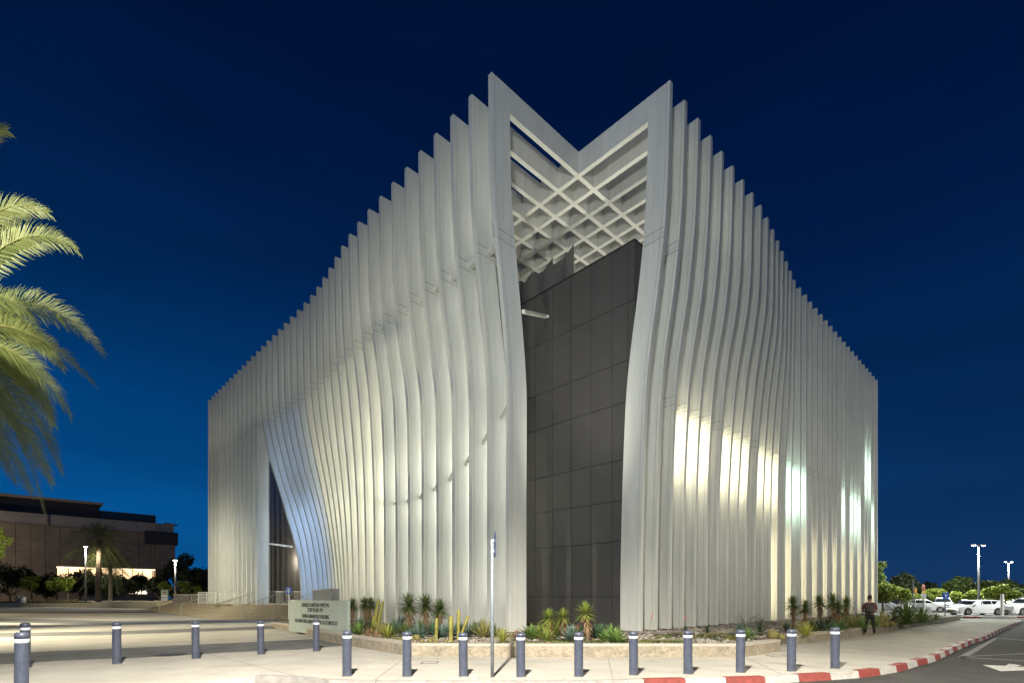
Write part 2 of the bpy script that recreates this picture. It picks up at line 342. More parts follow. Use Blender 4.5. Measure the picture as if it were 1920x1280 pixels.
# ================================================================== THE FINNED BUILDING
UL = Vector((-.6895, .7243, 0)); UR = Vector((.7243, .6895, 0)); M0 = Vector((2.994, 23.474, 0))
def pL(a, t, z): return UL*a-UR*t+Vector((0,0,z))
def pR(a, t, z): return UR*a-UL*t+Vector((0,0,z))
bld = thing('finned_building', 'large off-white building wrapped in tall curved vertical fins around a dark panelled core', 'building', M0)
SL, SR, TH, DEP = 1.2, 1.145, .20, .95
ZR = [0,2,3.5,5,6.5,8,9,10,11,12,13,14,15,16,18,20]
def herm(xs, ys, x):
    if x <= xs[0]: return ys[0]
    if x >= xs[-1]: return ys[-1]
    for i in range(len(xs)-1):
        if x <= xs[i+1]: break
    def m(k):
        if k == 0 or k == len(xs)-1: return 0
        return (ys[k+1]-ys[k-1])/(xs[k+1]-xs[k-1])
    h = xs[i+1]-xs[i]; s = (x-xs[i])/h
    return (1+2*s)*(1-s)**2*ys[i]+s*(1-s)**2*h*m(i)+s*s*(3-2*s)*ys[i+1]+s*s*(s-1)*h*m(i+1)
def tprof(side, n, zc):
    T = LEFT_T if side == 'L' else RIGHT_T
    if n >= len(T): return (4.15 if side == 'L' else 3.31+ (0.04 if n < 18 else 0))
    return herm(ZR, T[n], zc)
TOPZ = 21.65
levels = [-1.65+.0]+[i*.75 for i in range(0, 27)]+[20.0]
def fin(side, n):
    P = pL if side == 'L' else pR; sp = (SL if side == 'L' else SR)*n
    zb = .30
    if side == 'L' and n >= 22: zb = 1.10
    zs = sorted(set([zb-CAMZ]+[z for z in [i*.7 for i in range(-1, 29)] if z > zb-CAMZ+.1]+[20.0]))
    b = MB(); e = .0 if side == 'L' else .003
    v0 = len(b.v)
    for zc in zs:
        t = tprof(side, n, zc); ti = t-DEP; z = zc+CAMZ
        if zc == 20.0: z -= e
        b.v += [tuple(P(sp, t, z)), tuple(P(sp, ti, z)), tuple(P(sp+TH, ti, z)), tuple(P(sp+TH, t, z))]
    m = len(zs)
    for k in range(m-1):
        for j in range(4):
            b.f.append((v0+k*4+j, v0+k*4+(j+1)%4, v0+k*4+4+(j+1)%4, v0+k*4+4+j)); b.mi.append(0)
    b.f.append((v0+3, v0+2, v0+1, v0)); b.f.append(tuple(v0+(m-1)*4+j for j in range(4))); b.mi += [0, 0]
    o = b.build('fin', fin_white, bld)
    # roof beam that carries on inward from the fin
    reach = -13 if n < 11 else (-1.0)
    t = tprof(side, n, 20)-DEP-.002; h0 = 20.65+(.0 if side == 'L' else .004); h1 = TOPZ-(.0 if side == 'L' else .004)
    b = MB(); q = lambda s_, tt, z: P(sp+s_, tt, z)
    b.hexa([q(.0,t,h0), q(TH,t,h0), q(TH,reach,h0), q(0,reach,h0), q(0,t,h1), q(TH,t,h1), q(TH,reach,h1), q(0,reach,h1)])
    b.build('roof_beam', fin_white, o)
    # welded seam just inside the outer edge
    if n < 22:
        b = MB()
        for k in range(m-1):
            za, zc2 = zs[k], zs[k+1]; ta = tprof(side, n, za)-.13; tb = tprof(side, n, zc2)-.13
            b.quad(P(sp-.003, ta, za+CAMZ+(.02 if k == 0 else 0)), P(sp-.003, ta-.018, za+CAMZ+(.02 if k == 0 else 0)), P(sp-.003, tb-.018, zc2+CAMZ-(.02 if k == m-2 else 0)), P(sp-.003, tb, zc2+CAMZ-(.02 if k == m-2 else 0)))
        b.build('seam', seam_m, o)
    # splice plate seams on the broad face
    zs_ = []
    if side == 'L': zs_ = [15.85 if n < 25 else 15.95]
    else: zs_ = [16.1] if n < 2 else [10.35]
    for z in zs_:
        b = MB()
        t0 = tprof(side, n, z-CAMZ)
        for zz, hh in ((z, .012), (z-.36, .012)):
            b.hexa([P(sp-.006, t0-.03, zz), P(sp-.001, t0-.03, zz), P(sp-.001, t0-DEP+.03, zz), P(sp-.006, t0-DEP+.03, zz),
                    P(sp-.006, t0-.03, zz+hh*2), P(sp-.001, t0-.03, zz+hh*2), P(sp-.001, t0-DEP+.03, zz+hh*2), P(sp-.006, t0-DEP+.03, zz+hh*2)])
        for kk in range(6):
            tt_ = t0-.1-kk*.14
            b.box(tuple(P(sp-.004, tt_, z-.2)-Vector((.012,.012,.012))), tuple(P(sp-.004, tt_, z-.2)+Vector((.012,.012,.012))))
        b.build('splice_seam', splice_dark, o)
    return o
seam_m = mat('seam_grey', (.42,.42,.39), .6)
splice_dark = mat('splice_dark', (.28, .28, .26), .6)
finsL = [fin('L', n) for n in range(38)]
finsR = [fin('R', n) for n in range(35)]
# ties between neighbouring fins
tz = {1:7.5,2:6.7,3:6.0,4:5.5,5:5.2,6:5.0,7:4.95,8:5,9:5.2,10:5.5,11:5.9,12:6.4,13:6.9,14:7.4}
for n in range(1, 38):
    z = 15.72; t = tprof('L', n, z-CAMZ)-.58
    b = MB(); b.bar(pL(SL*n, t, z), pL(SL*(n-1)+TH, t, z), .17, .24); b.build('tie', fin_white, finsL[n])
    if n in tz:
        z = tz[n]+CAMZ; t = tprof('L', n, z-CAMZ)-.62
        b = MB(); b.bar(pL(SL*n, t, z), pL(SL*(n-1)+TH, t+.42, z+.3), .10, .13); b.build('tie', fin_white, finsL[n])
for n in range(1, 35):
    z = 15.6 if n < 3 else 10.15; t = tprof('R', n, z-CAMZ)-.7
    b = MB(); b.bar(pR(SR*n, t, z), pR(SR*(n-1)+TH, t, z), .15, .2); b.build('tie', fin_white, finsR[n])
b = MB(); e0 = pL(.1, 3.4, 13.25); e1 = pL(2.7, -.75, 15.6); b.bar(e0, e1, .12, .14); b.bar(e1, e1+(e1-e0).normalized()*.35, .26, .10); b.build('brace', fin_white, finsL[0])
# bolt rows at the beam crossings
b = MB()
for n in range(8):
    for k in range(8):
        for j in range(9):
            c = pL(SL*n-.006, -SR*k-.12, 20.72+.11*j); b.box(c-Vector((.016,.016,.016)), c+Vector((.016,.016,.016)))
tag(b.build('bolt', splice_dark, bld), kind='stuff')
# ---- dark panelled core
CA, CT = -2.13, -1.22        # corner of the core: along UL, and (as t) along -UR
ROOF = 17.25
rowz = [.3, 1.71, 4.17, 5.99, 7.79, 10.31, 12.11, 14.65, ROOF-.02]
b = MB()
b.hexa([pL(CA+.06, CT-.06, .0), pL(45.6, CT-.06, .0), pL(45.6, CT-40, .0), pL(CA+.06, CT-40, .0),
        pL(CA+.06, CT-.06, ROOF-.06), pL(45.6, CT-.06, ROOF-.06), pL(45.6, CT-40, ROOF-.06), pL(CA+.06, CT-40, ROOF-.06)])
b.build('core_wall', joint_black, bld)
b = MB(); b.hexa([pL(CA-.02, CT+.02, ROOF-.05), pL(45.7, CT+.02, ROOF-.05), pL(45.7, CT-40.1, ROOF-.05), pL(CA-.02, CT-40.1, ROOF-.05),
        pL(CA-.02, CT+.02, ROOF+.03), pL(45.7, CT+.02, ROOF+.03), pL(45.7, CT-40.1, ROOF+.03), pL(CA-.02, CT-40.1, ROOF+.03)])
b.build('core_roof', joint_black, bld)
def panel(P, s0, s1, tt, z0, z1, m, dest=None, pr=.06):
    b = dest or MB(); g = .012; tt0 = tt; e1, e2 = (random.uniform(-.002,.002), random.uniform(-.002,.002)) if dest is None else (0, 0)
    b.hexa([P(s0+g, tt+e1, z0+g), P(s1-g, tt+e2, z0+g), P(s1-g, tt-pr+.01, z0+g), P(s0+g, tt-pr+.01, z0+g),
            P(s0+g, tt-e2, z1-g), P(s1-g, tt-e1, z1-g), P(s1-g, tt-pr+.01, z1-g), P(s0+g, tt-pr+.01, z1-g)])
    if dest is None: return b.build('panel', m, bld)
cols = [CA, CA+.35, CA+1.19]+[CA+1.19+1.2*k for k in range(1, 38)]
far = MB()
for i in range(len(cols)-1):
    for j in range(len(rowz)-1):
        if i < 9: panel(pL, cols[i], cols[i+1], CT, rowz[j], rowz[j+1], panel_dark if (i*7+j*3) % 5 else panel_dark2)
        else: panel(pL, cols[i], cols[i+1], CT, rowz[j], rowz[j+1], None, far)
for k in range(33):
    for j in range(len(rowz)-1):
        s0 = -CT+k*SR; panel(pR, s0, s0+SR, -CA, rowz[j], rowz[j+1], None, far)
tag(far.build('panel', panel_dark, bld), kind='stuff')
# penthouse on the core's roof, light grey panels
pent = mat('penthouse_grey', (.14, .14, .135), .7, 0, .15, 1)
for k in range(14):
    s0 = 3.0+k*1.5; b = MB()
    b.hexa([pL(s0+.012, -2.7, ROOF+.03), pL(s0+1.488, -2.7, ROOF+.03), pL(s0+1.488, -3.3, ROOF+.03), pL(s0+.012, -3.3, ROOF+.03),
            pL(s0+.012, -2.7, 19.6), pL(s0+1.488, -2.7, 19.6), pL(s0+1.488, -3.3, 19.6), pL(s0+.012, -3.3, 20.55)])
    b.build('penthouse_panel', pent, bld)
# glowing panes in the core wall behind the right-hand fins; upper ones stand in for floodlights
glow_w = mat('bay_glow_warm', (.8,.8,.7), .5, emit=(1, .92, .66), estr=15)
glow_c = mat('bay_glow_cool', (.8,.8,.8), .5, emit=(.72, 1, .90), estr=15)
win_l = mat('window_glow_yellow', (.8,.8,.7), .5, emit=(1, .86, .55), estr=6)
winf = mat('window_frame_black', (.02,.02,.02), .5)
def lit(k, z0, z1, m):
    a0 = SR*(k-1)+.32; a1 = SR*k-.10; t = -CA+.005
    b = MB(); b.hexa([pR(a0-.05,t,z0-.05), pR(a1+.05,t,z0-.05), pR(a1+.05,t-.04,z0-.05), pR(a0-.05,t-.04,z0-.05), pR(a0-.05,t,z1+.05), pR(a1+.05,t,z1+.05), pR(a1+.05,t-.04,z1+.05), pR(a0-.05,t-.04,z1+.05)])
    f = b.build('window', winf, bld)
    b = MB(); t += .01; b.quad(pR(a1,t,z0), pR(a0,t,z0), pR(a0,t,z1), pR(a1,t,z1)); b.build('pane', m, f)
for k in (3,4,5,7,8,9,11,12,13): lit(k, 7.3, 10.0, glow_w)
for k in (15,16,17,25,27,28,29,33): lit(k, 7.0, 10.0, glow_c)
for k in (31,32): lit(k, 10.4, 14.2, glow_c)
for k in (13,15,17,19,21,23,25,27,29,31,33): lit(k, .6, 5.6, win_l)
# lamp strips in the cavity behind the fins: they light the bays from inside, with added fill above the ties and on the right
strip_m = mat('strip_housing', (.3,.3,.3), .5)
def strip(P, U1, U2, n, sp, z0, z1, w, c_, off):
    side = 'L' if P is pL else 'R'
    A_ = M0+P(sp*n-.55, tprof(side, n, z0-CAMZ)-DEP-off, z0); B_ = M0+P(sp*n-.55, tprof(side, n, z1-CAMZ)-DEP-off, z1)
    d = bpy.data.lights.new('strip_and_fill_light', 'AREA'); d.shape = 'RECTANGLE'; d.size = .08; d.size_y = (B_-A_).length; d.energy = w; d.color = c_
    o = bpy.data.objects.new('strip_and_fill_light', d); COL.objects.link(o)
    yv = (B_-A_).normalized(); zv = U1*1.0+U2*-.55; zv = (zv-yv*zv.dot(yv)).normalized(); xv = yv.cross(zv)
    o.matrix_world = Matrix.Translation((A_+B_)/2) @ Matrix((xv, yv, zv)).transposed().to_4x4()
for n in range(1, 38):
    warm = (1, .96, .76); blue = (.38, .57, 1); cool = (.70, .84, 1)
    if n <= 8: c_ = (.98,.98,.86); w_ = 8+24*n/8
    elif n <= 17: c_ = warm; w_ = 54-abs(n-12)*2.0
    elif n <= 24: k_ = min(1, (n-16)/4); c_ = tuple(warm[i]*(1-k_)+blue[i]*k_ for i in range(3)); w_ = 40
    else: c_ = cool; w_ = 10-.35*(n-25)
    w_ *= 2.2
    for z0, z1, f_ in ((1.5, 5.5, .36), (5.5, 9.2, .46), (9.2, 12.4, .21), (12.4, 15.4, .11)): strip(pL, UR, UL, n, SL, z0, z1, w_*f_, c_, .22)
    for z0, z1, f_ in ((16.3, 18.6, 2.6 if n < 9 else 4.2), (18.6, 21.2, 1.6 if n < 9 else 2.8)): strip(pL, UR, UL, n, SL, z0, z1, f_*(1 if n < 25 else .8), (.98,.97,.86), .22)  # upper strips added as fill above the ties
    if n != 25:
        zz = [1.5+k*1.55 for k in range(10)]; b = MB()
        b.tube([pL(SL*n-.55, tprof('L', n, z-CAMZ)-DEP-.30, z) for z in zz], .04, 5); b.build('light_strip', strip_m, finsL[n])
for n in range(1, 35):
    for z0, z1, f_ in ((1.0, 6.0, .24), (6.0, 11.0, .26), (11.0, 14.2, .17), (14.2, 17.2, .13), (17.2, 21.0, .09)): strip(pR, UL, UR, n, SR, z0, z1, (16 if n > 2 else 10)*f_, (.97,.98,.90), .0)  # weak strips added as even fill on the right-hand fins
for s_, t_ in ((3.5,-4.5),(8.5,-5.5)):  # fill added on the core roof to brighten the roof grid from below
    d = bpy.data.lights.new('roof_grid_fill', 'AREA'); d.shape = 'SQUARE'; d.size = 4.0; d.energy = 90; d.color = (1,.96,.84)
    o = bpy.data.objects.new('roof_grid_fill', d); COL.objects.link(o); o.location = M0+pL(s_-4.4, t_, 17.45); o.rotation_euler = (R(180), 0, 0)
# entrance recess: light tube, canopy
tube_m = mat('tube_light', (.9,.9,.9), .4, emit=(1,.97,.9), estr=.22)
b = MB(); b.bar(at(498, 46.5, 6.5)-M0, at(548, 49, 6.45)-M0, .10, .14); b.build('light_tube', tube_m, bld)
b = MB(); b.bar(at(498, 44, 13.9)-M0, at(509, 43, 13.8)-M0, .12); b.bar(at(498, 44, 13.1)-M0, at(508, 43, 12.9)-M0, .12); b.build('brace', fin_white, bld)
light('entrance_light', 'POINT', tuple(at(540, 49.6, 5.2)), 420, (1, .92, .7), .25)

# ---- terrace and steps along the left facade
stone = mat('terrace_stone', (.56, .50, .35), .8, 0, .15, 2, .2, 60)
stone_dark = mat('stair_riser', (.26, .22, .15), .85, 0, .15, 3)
foot = [Vector((-9.5, 34.2, 0)), Vector((-15.6, 37.6, 0)), Vector((-22.9, 40.2, 0)), Vector((-49, 70, 0))]
def offset(pts, d):
    out = []
    for i, p in enumerate(pts):
        ds = []
        if i > 0: ds.append((pts[i]-pts[i-1]).normalized())
        if i < len(pts)-1: ds.append((pts[i+1]-pts[i]).normalized())
        dd = sum(ds, Vector()).normalized(); nn = Vector((dd.y, -dd.x, 0)); k = 1/max(.5, nn.dot(Vector((ds[0].y, -ds[0].x, 0))))
        out.append(p+nn*d*k)
    return out
stair = bpy.data.objects.new('terrace_steps', None); COL.objects.link(stair); tag(stair, kind='structure')
NS = 7; RH = 1.10/NS
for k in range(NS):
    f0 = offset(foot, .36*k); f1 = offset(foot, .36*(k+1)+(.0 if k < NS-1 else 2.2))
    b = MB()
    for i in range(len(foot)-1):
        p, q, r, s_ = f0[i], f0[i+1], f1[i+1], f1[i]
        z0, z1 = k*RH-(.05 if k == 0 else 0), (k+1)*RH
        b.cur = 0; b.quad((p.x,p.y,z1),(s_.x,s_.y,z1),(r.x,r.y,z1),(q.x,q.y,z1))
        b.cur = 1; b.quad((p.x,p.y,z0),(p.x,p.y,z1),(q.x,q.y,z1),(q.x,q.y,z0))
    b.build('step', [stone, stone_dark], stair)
ft = offset(foot, .36*NS+2.0)
ter = [(p.x, p.y) for p in ft][::-1]+[(12, 45), (30, 60), (0, 110), (-60, 110), (-80, 96), (-62, 84)]
b = MB(); b.poly(ter, -.1, 1.094); tag(b.build('terrace', stone), kind='structure')
# handrails
rail_m = mat('handrail_steel', (.50, .50, .46), .4, .6)
def handrail(pts, label, posts=None):
    t = thing('handrail', label, 'handrail', pts[0])
    rel = [p-pts[0] for p in pts]
    b = MB(); b.tube(rel, .03, 6); b.build('rail', rail_m, t)
    for p in (rel if posts is None else posts):
        h = 1.0; b = MB(); b.tube([p, p-Vector((0,0,.98))], .025, 6); b.build('post', rail_m, t)
def rail_at(px, D0, D1, z0, z1, label):
    p = at(px, D0, z0+1.0); d = (UR*1.0); q = p+UR*(D1-D0)+Vector((0,0,z1-z0))
    handrail([p, p.lerp(q, .5), q], label)
for px, D0, lab in ((400, 41, 'steel handrail climbing the steps, at the corner of the stair'), (340, 49, 'steel handrail climbing the steps under the far street lamp'), (300, 57, 'farthest steel handrail on the long steps'), (455, 39.5, 'steel handrail on the steps in front of the flat fins'), (513, 38, 'steel handrail on the steps just left of the name sign')):
    rail_at(px, D0, D0+3, .05, 1.1, lab)
# balustrade on the terrace with thin bars
bal = thing('balustrade', 'thin barred metal balustrade on the terrace in front of the flat fins', 'railing', at(372, 47, 1.1))
p0 = Vector((0,0,0)); p1 = at(462, 43, 1.1)-at(372, 47, 1.1)
for f_, nm in ((1.05, 'top_rail'), (.12, 'bottom_rail')):
    b = MB(); b.bar(p0+Vector((0,0,f_)), p1+Vector((0,0,f_)), .05, .05); b.build(nm, rail_m, bal)
for k in range(42):
    q = p0.lerp(p1, k/41); b = MB(); b.bar(q+Vector((0,0,.02)), q+Vector((0,0,1.03)), .022 if k % 8 else .06); b.build('baluster', rail_m, bal)
bal2 = thing('balustrade', 'low grey barred balustrade inside the dark entrance opening', 'railing', at(503, 46, 1.1))
p1 = at(563, 46, 1.1)-at(503, 46, 1.1)
b = MB(); b.bar(Vector((0,0,1.1)), p1+Vector((0,0,1.1)), .05, .05); b.build('top_rail', rail_m, bal2)
for k in range(24):
    q = p1*(k/23); b = MB(); b.bar(q+Vector((0,0,.02)), q+Vector((0,0,1.07)), .022); b.build('baluster', rail_m, bal2)

rwm = mat('ramp_wall_grey', (.20,.18,.17), .8, 0, .2, 1)
for x0, x1, D0, z1, lab in ((325, 392, 66, 2.0, 'grey ramp wall between the plaza lamp and the flat fins'),):
    pa = at(x0, D0, 0); pb = at(x1, D0-6, 0); d_ = pb-pa; t = thing('ramp_wall', lab, 'low wall', pa)
    nn = Vector((-d_.y, d_.x, 0)).normalized()*.3; b = MB(); b.hexa([Vector((0,0,.9)), d_+Vector((0,0,.9)), d_+nn+Vector((0,0,.9)), nn+Vector((0,0,.9)), Vector((0,0,z1)), d_+Vector((0,0,z1)), d_+nn+Vector((0,0,z1)), nn+Vector((0,0,z1))]); b.build('wall_face', rwm, t)
    b = MB(); b.bar(nn*.5+Vector((0,0,z1+.05)), d_+nn*.5+Vector((0,0,z1+.05)), .36, .08); b.build('wall_cap', stone, t)
# ---- planter walls
def wall_run(name, pts, h, th, label, cap=.07):
    t = thing(name, label, 'planter wall', pts[0])
    P = [p-pts[0] for p in pts]; I = offset(P, -th) if False else None
    out = []
    for i, p in enumerate(P):
        ds = []
        if i > 0: ds.append((P[i]-P[i-1]).normalized())
        if i < len(P)-1: ds.append((P[i+1]-P[i]).normalized())
        dd = sum(ds, Vector()).normalized(); nn = Vector((-dd.y, dd.x, 0)); k = 1/max(.4, nn.dot(Vector((-ds[0].y, ds[0].x, 0)))); out.append((p, p+nn*th*k, p-nn*.008*k))
    b = MB(); c = MB()
    hh = h if isinstance(h, (list, tuple)) else [h]*len(P)
    for i in range(len(P)-1):
        (p, pi, po), (q, qi, qo) = out[i], out[i+1]
        Z = lambda v, z: Vector((v.x, v.y, z))
        b.hexa([Z(p,-.05), Z(q,-.05), Z(qi,-.05), Z(pi,-.05), Z(p,hh[i]-cap), Z(q,hh[i+1]-cap), Z(qi,hh[i+1]-cap), Z(pi,hh[i]-cap)])
        c.hexa([Z(po,hh[i]-cap), Z(qo,hh[i+1]-cap), Z(qi,hh[i+1]-cap), Z(pi,hh[i]-cap), Z(po,hh[i]), Z(qo,hh[i+1]), Z(qi,hh[i+1]), Z(pi,hh[i])])
    b.build('wall_face', roughcast, t); c.build('wall_cap', wall_cap, t); return t
w1 = [gp(507,1173), gp(560,1186), gp(605,1200), gp(640,1207.5), gp(680,1214.5), gp(720,1221), gp(772,1230), gp(960,1231), gp(1200,1231), gp(1396,1231), gp(1463,1220.5)]
wall_run('planter_wall', w1, [.24,.33,.37,.37,.37,.37,.37,.37,.37,.37,.37], .30, 'rough pale kerb wall of the planting bed, running behind the front bollards')
w2 = [gp(1496,1207.5), gp(1615,1191), gp(1700,1176.5), gp(1800,1161.2)]
wall_run('planter_wall', w2, [.34,.34,.34,.34], .32, 'long straight planter wall receding past the standing man')
# planting bed
bedpts = [p for p in [(w1[0].x+.2,w1[0].y+.5)]+[(p.x, p.y+.28) for p in w1[1:-1]]+[(w1[-1].x-.1, w1[-1].y+.1),(7.6,18.2)]+[(p.x-.1, p.y+.25) for p in w2]+[(32.5,41.2),(22,43.5),(0,25.5),(-14,38.0)]]
import mathutils
def inside(x, y, P):
    c = False
    for i in range(len(P)):
        x0, y0 = P[i]; x1, y1 = P[i-1]
        if (y0 > y) != (y1 > y) and x < (x1-x0)*(y-y0)/(y1-y0)+x0: c = not c
    return c
from mathutils import noise
def bedz(x, y): return .285+.035*noise.noise(Vector((x*.7, y*.7, 0)))
b = MB(); b.poly(bedpts, -.1, .27)
tag(b.build('planting_bed', soil_m), kind='structure')
# gravel and stones on the bed (nobody could count them)
def blob(b, c, r, seg=5, sq=.6):
    pts = []
    i0 = len(b.v); rr = random.random
    top = Vector(c)+Vector((0,0,r*sq)); b.v.append(tuple(top))
    ring = [(Vector(c)+Vector((math.cos(2*math.pi*k/seg)*r*(.8+.4*rr()), math.sin(2*math.pi*k/seg)*r*(.8+.4*rr()), r*sq*.2*rr()))) for k in range(seg)]
    low = [(v-Vector((0,0,r*.6))) for v in ring]
    b.v += [tuple(v) for v in ring+low]
    for k in range(seg):
        k2 = (k+1) % seg
        b.f.append((i0, i0+1+k, i0+1+k2)); b.f.append((i0+1+k, i0+1+seg+k, i0+1+seg+k2, i0+1+k2)); b.mi += [b.cur]*2
gravel_ms = [mat('gravel_pale', (.42,.38,.32), .9, 0, .3, 9), mat('gravel_grey', (.24,.23,.21), .9, 0, .3, 9), mat('gravel_tan', (.34,.26,.17), .9, 0, .3, 9)]
b = MB(); cnt = 0
while cnt < 15000:
    x = random.uniform(-9, 22); y = random.uniform(14.6, 33)
    if random.random() < (y-14)/26 or not inside(x, y, bedpts): continue
    if noise.noise(Vector((x*.5, y*.5, 3))) < -.12 and random.random() < .7: continue
    b.cur = random.choice((0,0,0,1,2)); blob(b, (x, y, .275), random.uniform(.015, .045) if random.random() < .97 else random.uniform(.06,.12)); cnt += 1
tag(b.build('gravel', gravel_ms), kind='stuff')

# ------------------------------------------------------------------ plants
lv = {
 'yucca': leafmat('yucca_leaf', (0.145,0.203,0.051), (0.051,0.087,0.023)),
 'yuccab': leafmat('yucca_bright_leaf', (0.348,0.392,0.072), (0.131,0.203,0.043)),
 'agave': leafmat('agave_leaf', (0.123,0.217,0.102), (0.058,0.123,0.065)),
 'bright': leafmat('bright_agave_leaf', (0.232,0.348,0.087), (0.102,0.189,0.051)),
 'blue': leafmat('blue_agave_leaf', (0.189,0.275,0.217), (0.087,0.145,0.116)),
 'stripe': leafmat('striped_leaf', (0.580,0.493,0.160), (0.087,0.131,0.051), .55, 2.5),
 'yellow': leafmat('yellow_leaf', (0.522,0.478,0.087), (0.174,0.246,0.043)),
 'brown': leafmat('dry_leaf', (0.406,0.261,0.131), (0.203,0.131,0.065)),
 'dark': leafmat('dark_leaf', (0.072,0.109,0.058), (0.029,0.051,0.026)),
}
bark = mat('yucca_bark', (.26,.20,.14), .9, 0, .4, 20, .5, 40)
def leaf(b, base, az, el, L, w, droop, seg=4, fold=.25):
    d = Vector((math.cos(az)*math.cos(el), math.sin(az)*math.cos(el), math.sin(el))); side = Vector((-math.sin(az), math.cos(az), 0))
    p = Vector(base); rows = []
    for k in range(seg+1):
        s_ = k/seg; ww = w*(.55+.9*s_ if s_ < .4 else .91*(1-(s_-.4)/.6)**.8+.0)*.5
        up = side.cross(d).normalized(); up = up if up.z > 0 else -up
        rows.append((p-side*ww+up*fold*ww, p-up*fold*ww*.6, p+side*ww+up*fold*ww))
        p = p+d*(L/seg); d = (d+Vector((0,0,-droop/seg))).normalized()
    i = len(b.v)
    for r in rows: b.v += [tuple(q) for q in r]
    for k in range(seg):
        for j in range(2): b.f.append((i+k*3+j, i+k*3+j+1, i+k*3+3+j+1, i+k*3+3+j)); b.mi.append(b.cur)
def rosette(b, c, n, L, w, emin, emax, droop, seg=4, ep=1.0):
    for i in range(n):
        f_ = ((i+.5)/n)**ep; az = i*2.39996+random.uniform(-.25,.25); el = R(emin+(emax-emin)*f_+random.uniform(-7,7))
        leaf(b, Vector(c)+Vector((0,0,.04*f_)), az, el, L*random.uniform(.82,1.08)*(1-.22*f_), w*random.uniform(.85,1.1), droop*random.uniform(.6,1.4), seg)
BEDZ = .27
def plant_px(px, D): p = at(px, D, BEDZ); return p
def yucca(px, D, heads, label, col='yucca', L=.42, n=70, trunk_lean=0, grp='yuccas in the planting bed'):
    p = plant_px(px, D); t = thing('yucca', label, 'yucca', p, 0, grp)
    for (dx, hh) in heads:
        b = MB(); top = Vector((dx, random.uniform(-.1,.1), hh)); mid = Vector((dx*.45+trunk_lean, 0, hh*.5))
        b.tube([Vector((dx*.2,0,-.05)), mid, top], [.055,.045,.04], 7); b.build('trunk', bark, t)
        b = MB()
        for i in range(110):
            f_ = random.random(); q = mid.lerp(top, f_) if random.random() < .7 else Vector((dx*.2,0,0)).lerp(mid, f_)
            leaf(b, q, random.uniform(0, 6.28), R(random.uniform(-75,-15)), L*.66, .05, .7, 2)
        b.build('dry_skirt', lv['brown'], t)
        b = MB(); rosette(b, top-Vector((0,0,.05)), int(n*1.5), L*1.05, .05, -40, 85, .12, 3, 1.25); b.build('leaf_head', lv[col], t)
    return t
def agave(px, D, r, label, col='agave', n=34, w=.1, emin=8, emax=85, droop=.15, name='agave', cat='agave', grp='agaves in the planting bed'):
    p = plant_px(px, D); b = MB(); rosette(b, (0,0,0), int(n*1.15), r*1.22, w*1.05, emin, emax, droop, 4, 1.15)
    return tag(b.build(name, lv[col], None, False, p), label, cat, grp)
yucca(661,24,[(0,1.05)],'small yucca on a thin trunk, just right of the name sign',L=0.47)
yucca(687,23,[(-.08,1.12),(.22,1.1)],'two-headed yucca between the name sign and the tall cactus',L=0.47)
yucca(767,20,[(0,1.1)],'largest shaggy yucca, left one of the group of three right of the tall cactus',L=.68,n=100)
yucca(798,20.5,[(0,1.12)],'shaggy yucca in the middle of the group of three',L=.62,n=95)
yucca(822,20,[(.05,.95)],'shaggy yucca at the right of the group of three, above a short cactus column',L=.6,n=95)
yucca(1030,17.6,[(-.02,.72),(.0,.25)],'yellow-green yucca with a low second head in front of the dark core wall','yuccab',L=0.47,n=70)
yucca(1056,18.5,[(0,.72)],'yellow-green yucca rising behind a blue-green agave','yuccab',L=0.44,n=60)
yucca(1104,16.6,[(-.1,.92)],'bright yucca with a pale bent trunk, tallest in front of the dark wall','yuccab',L=0.49,n=75)
yucca(1487,23,[(0,1.12)],'dark yucca on the left of the row before the striped light, in the right-hand bed',L=0.55)
yucca(1509,22,[(0,.95)],'dark yucca slightly lower, second in the right-hand bed',L=0.52)
yucca(1540,24,[(-.1,1.2)],'slim single yucca, third in the right-hand bed',L=0.49)
yucca(1563,22.5,[(-.02,1.2),(.22,.85)],'tall forked yucca, fourth in the right-hand bed',L=0.59)
yucca(1585,24,[(0,1.15)],'yucca above the striped agave left of the standing man',L=0.49)
agave(672,19.6,0.50,'low bright green agave at the right foot of the name sign','bright')
agave(706,20,0.60,'grassy striped agave at the foot of the leaning cactus','stripe',40,.05)
agave(727,18,0.58,'yellow-edged spiky agave right of the leaning cactus','yellow',36,.05)
agave(750,20.5,0.74,'upright blue aloe before the fins left of the shaggy yuccas','blue',30,.07,35,88,.05,'aloe','aloe')
agave(782,17.6,0.55,'broad blue-green agave in front of the three shaggy yuccas','blue',34,.11)
agave(829,18.2,0.50,'blue-green agave between the two nearest cactus columns','blue',28,.1)
agave(876,18.5,0.60,'dark bluish aloe behind the leaning cactus finger','blue',30,.06,25,88,.05,'aloe','aloe')
agave(906,18.2,0.74,'large cream-striped agave left of the road sign pole','stripe',36,.08,20,88,.1)
agave(943,16.1,0.53,'yellow-striped spiky plant right of the road sign pole','yellow',44,.035,15,88,.15)
agave(690,17.6,0.41,'dry straw-coloured tuft near the sign end of the bed','brown',40,.02,30,88,.2,'dry_tuft','plant','dry tufts')
agave(706,16.9,0.36,'dry straw tuft behind the low wall, right of the fifth bollard','brown',40,.02,30,88,.2,'dry_tuft','plant','dry tufts')
agave(968,17,0.38,'small reddish brown agave left of the green agaves at the dark wall','brown',30,.05)
agave(996,17.6,0.55,'round green agave leftmost in front of the dark wall','bright',40,.1)
agave(1026,16.4,0.58,'dense yellow-green spiky clump below the yuccas','yuccab',60,.035,5,88,.2)
agave(1070,16.4,0.60,'large pale green agave with broad leaves in front of the dark wall','blue',34,.14)
agave(1090,17.8,0.43,'dark green agave behind the bent yucca trunk','agave',30,.1)
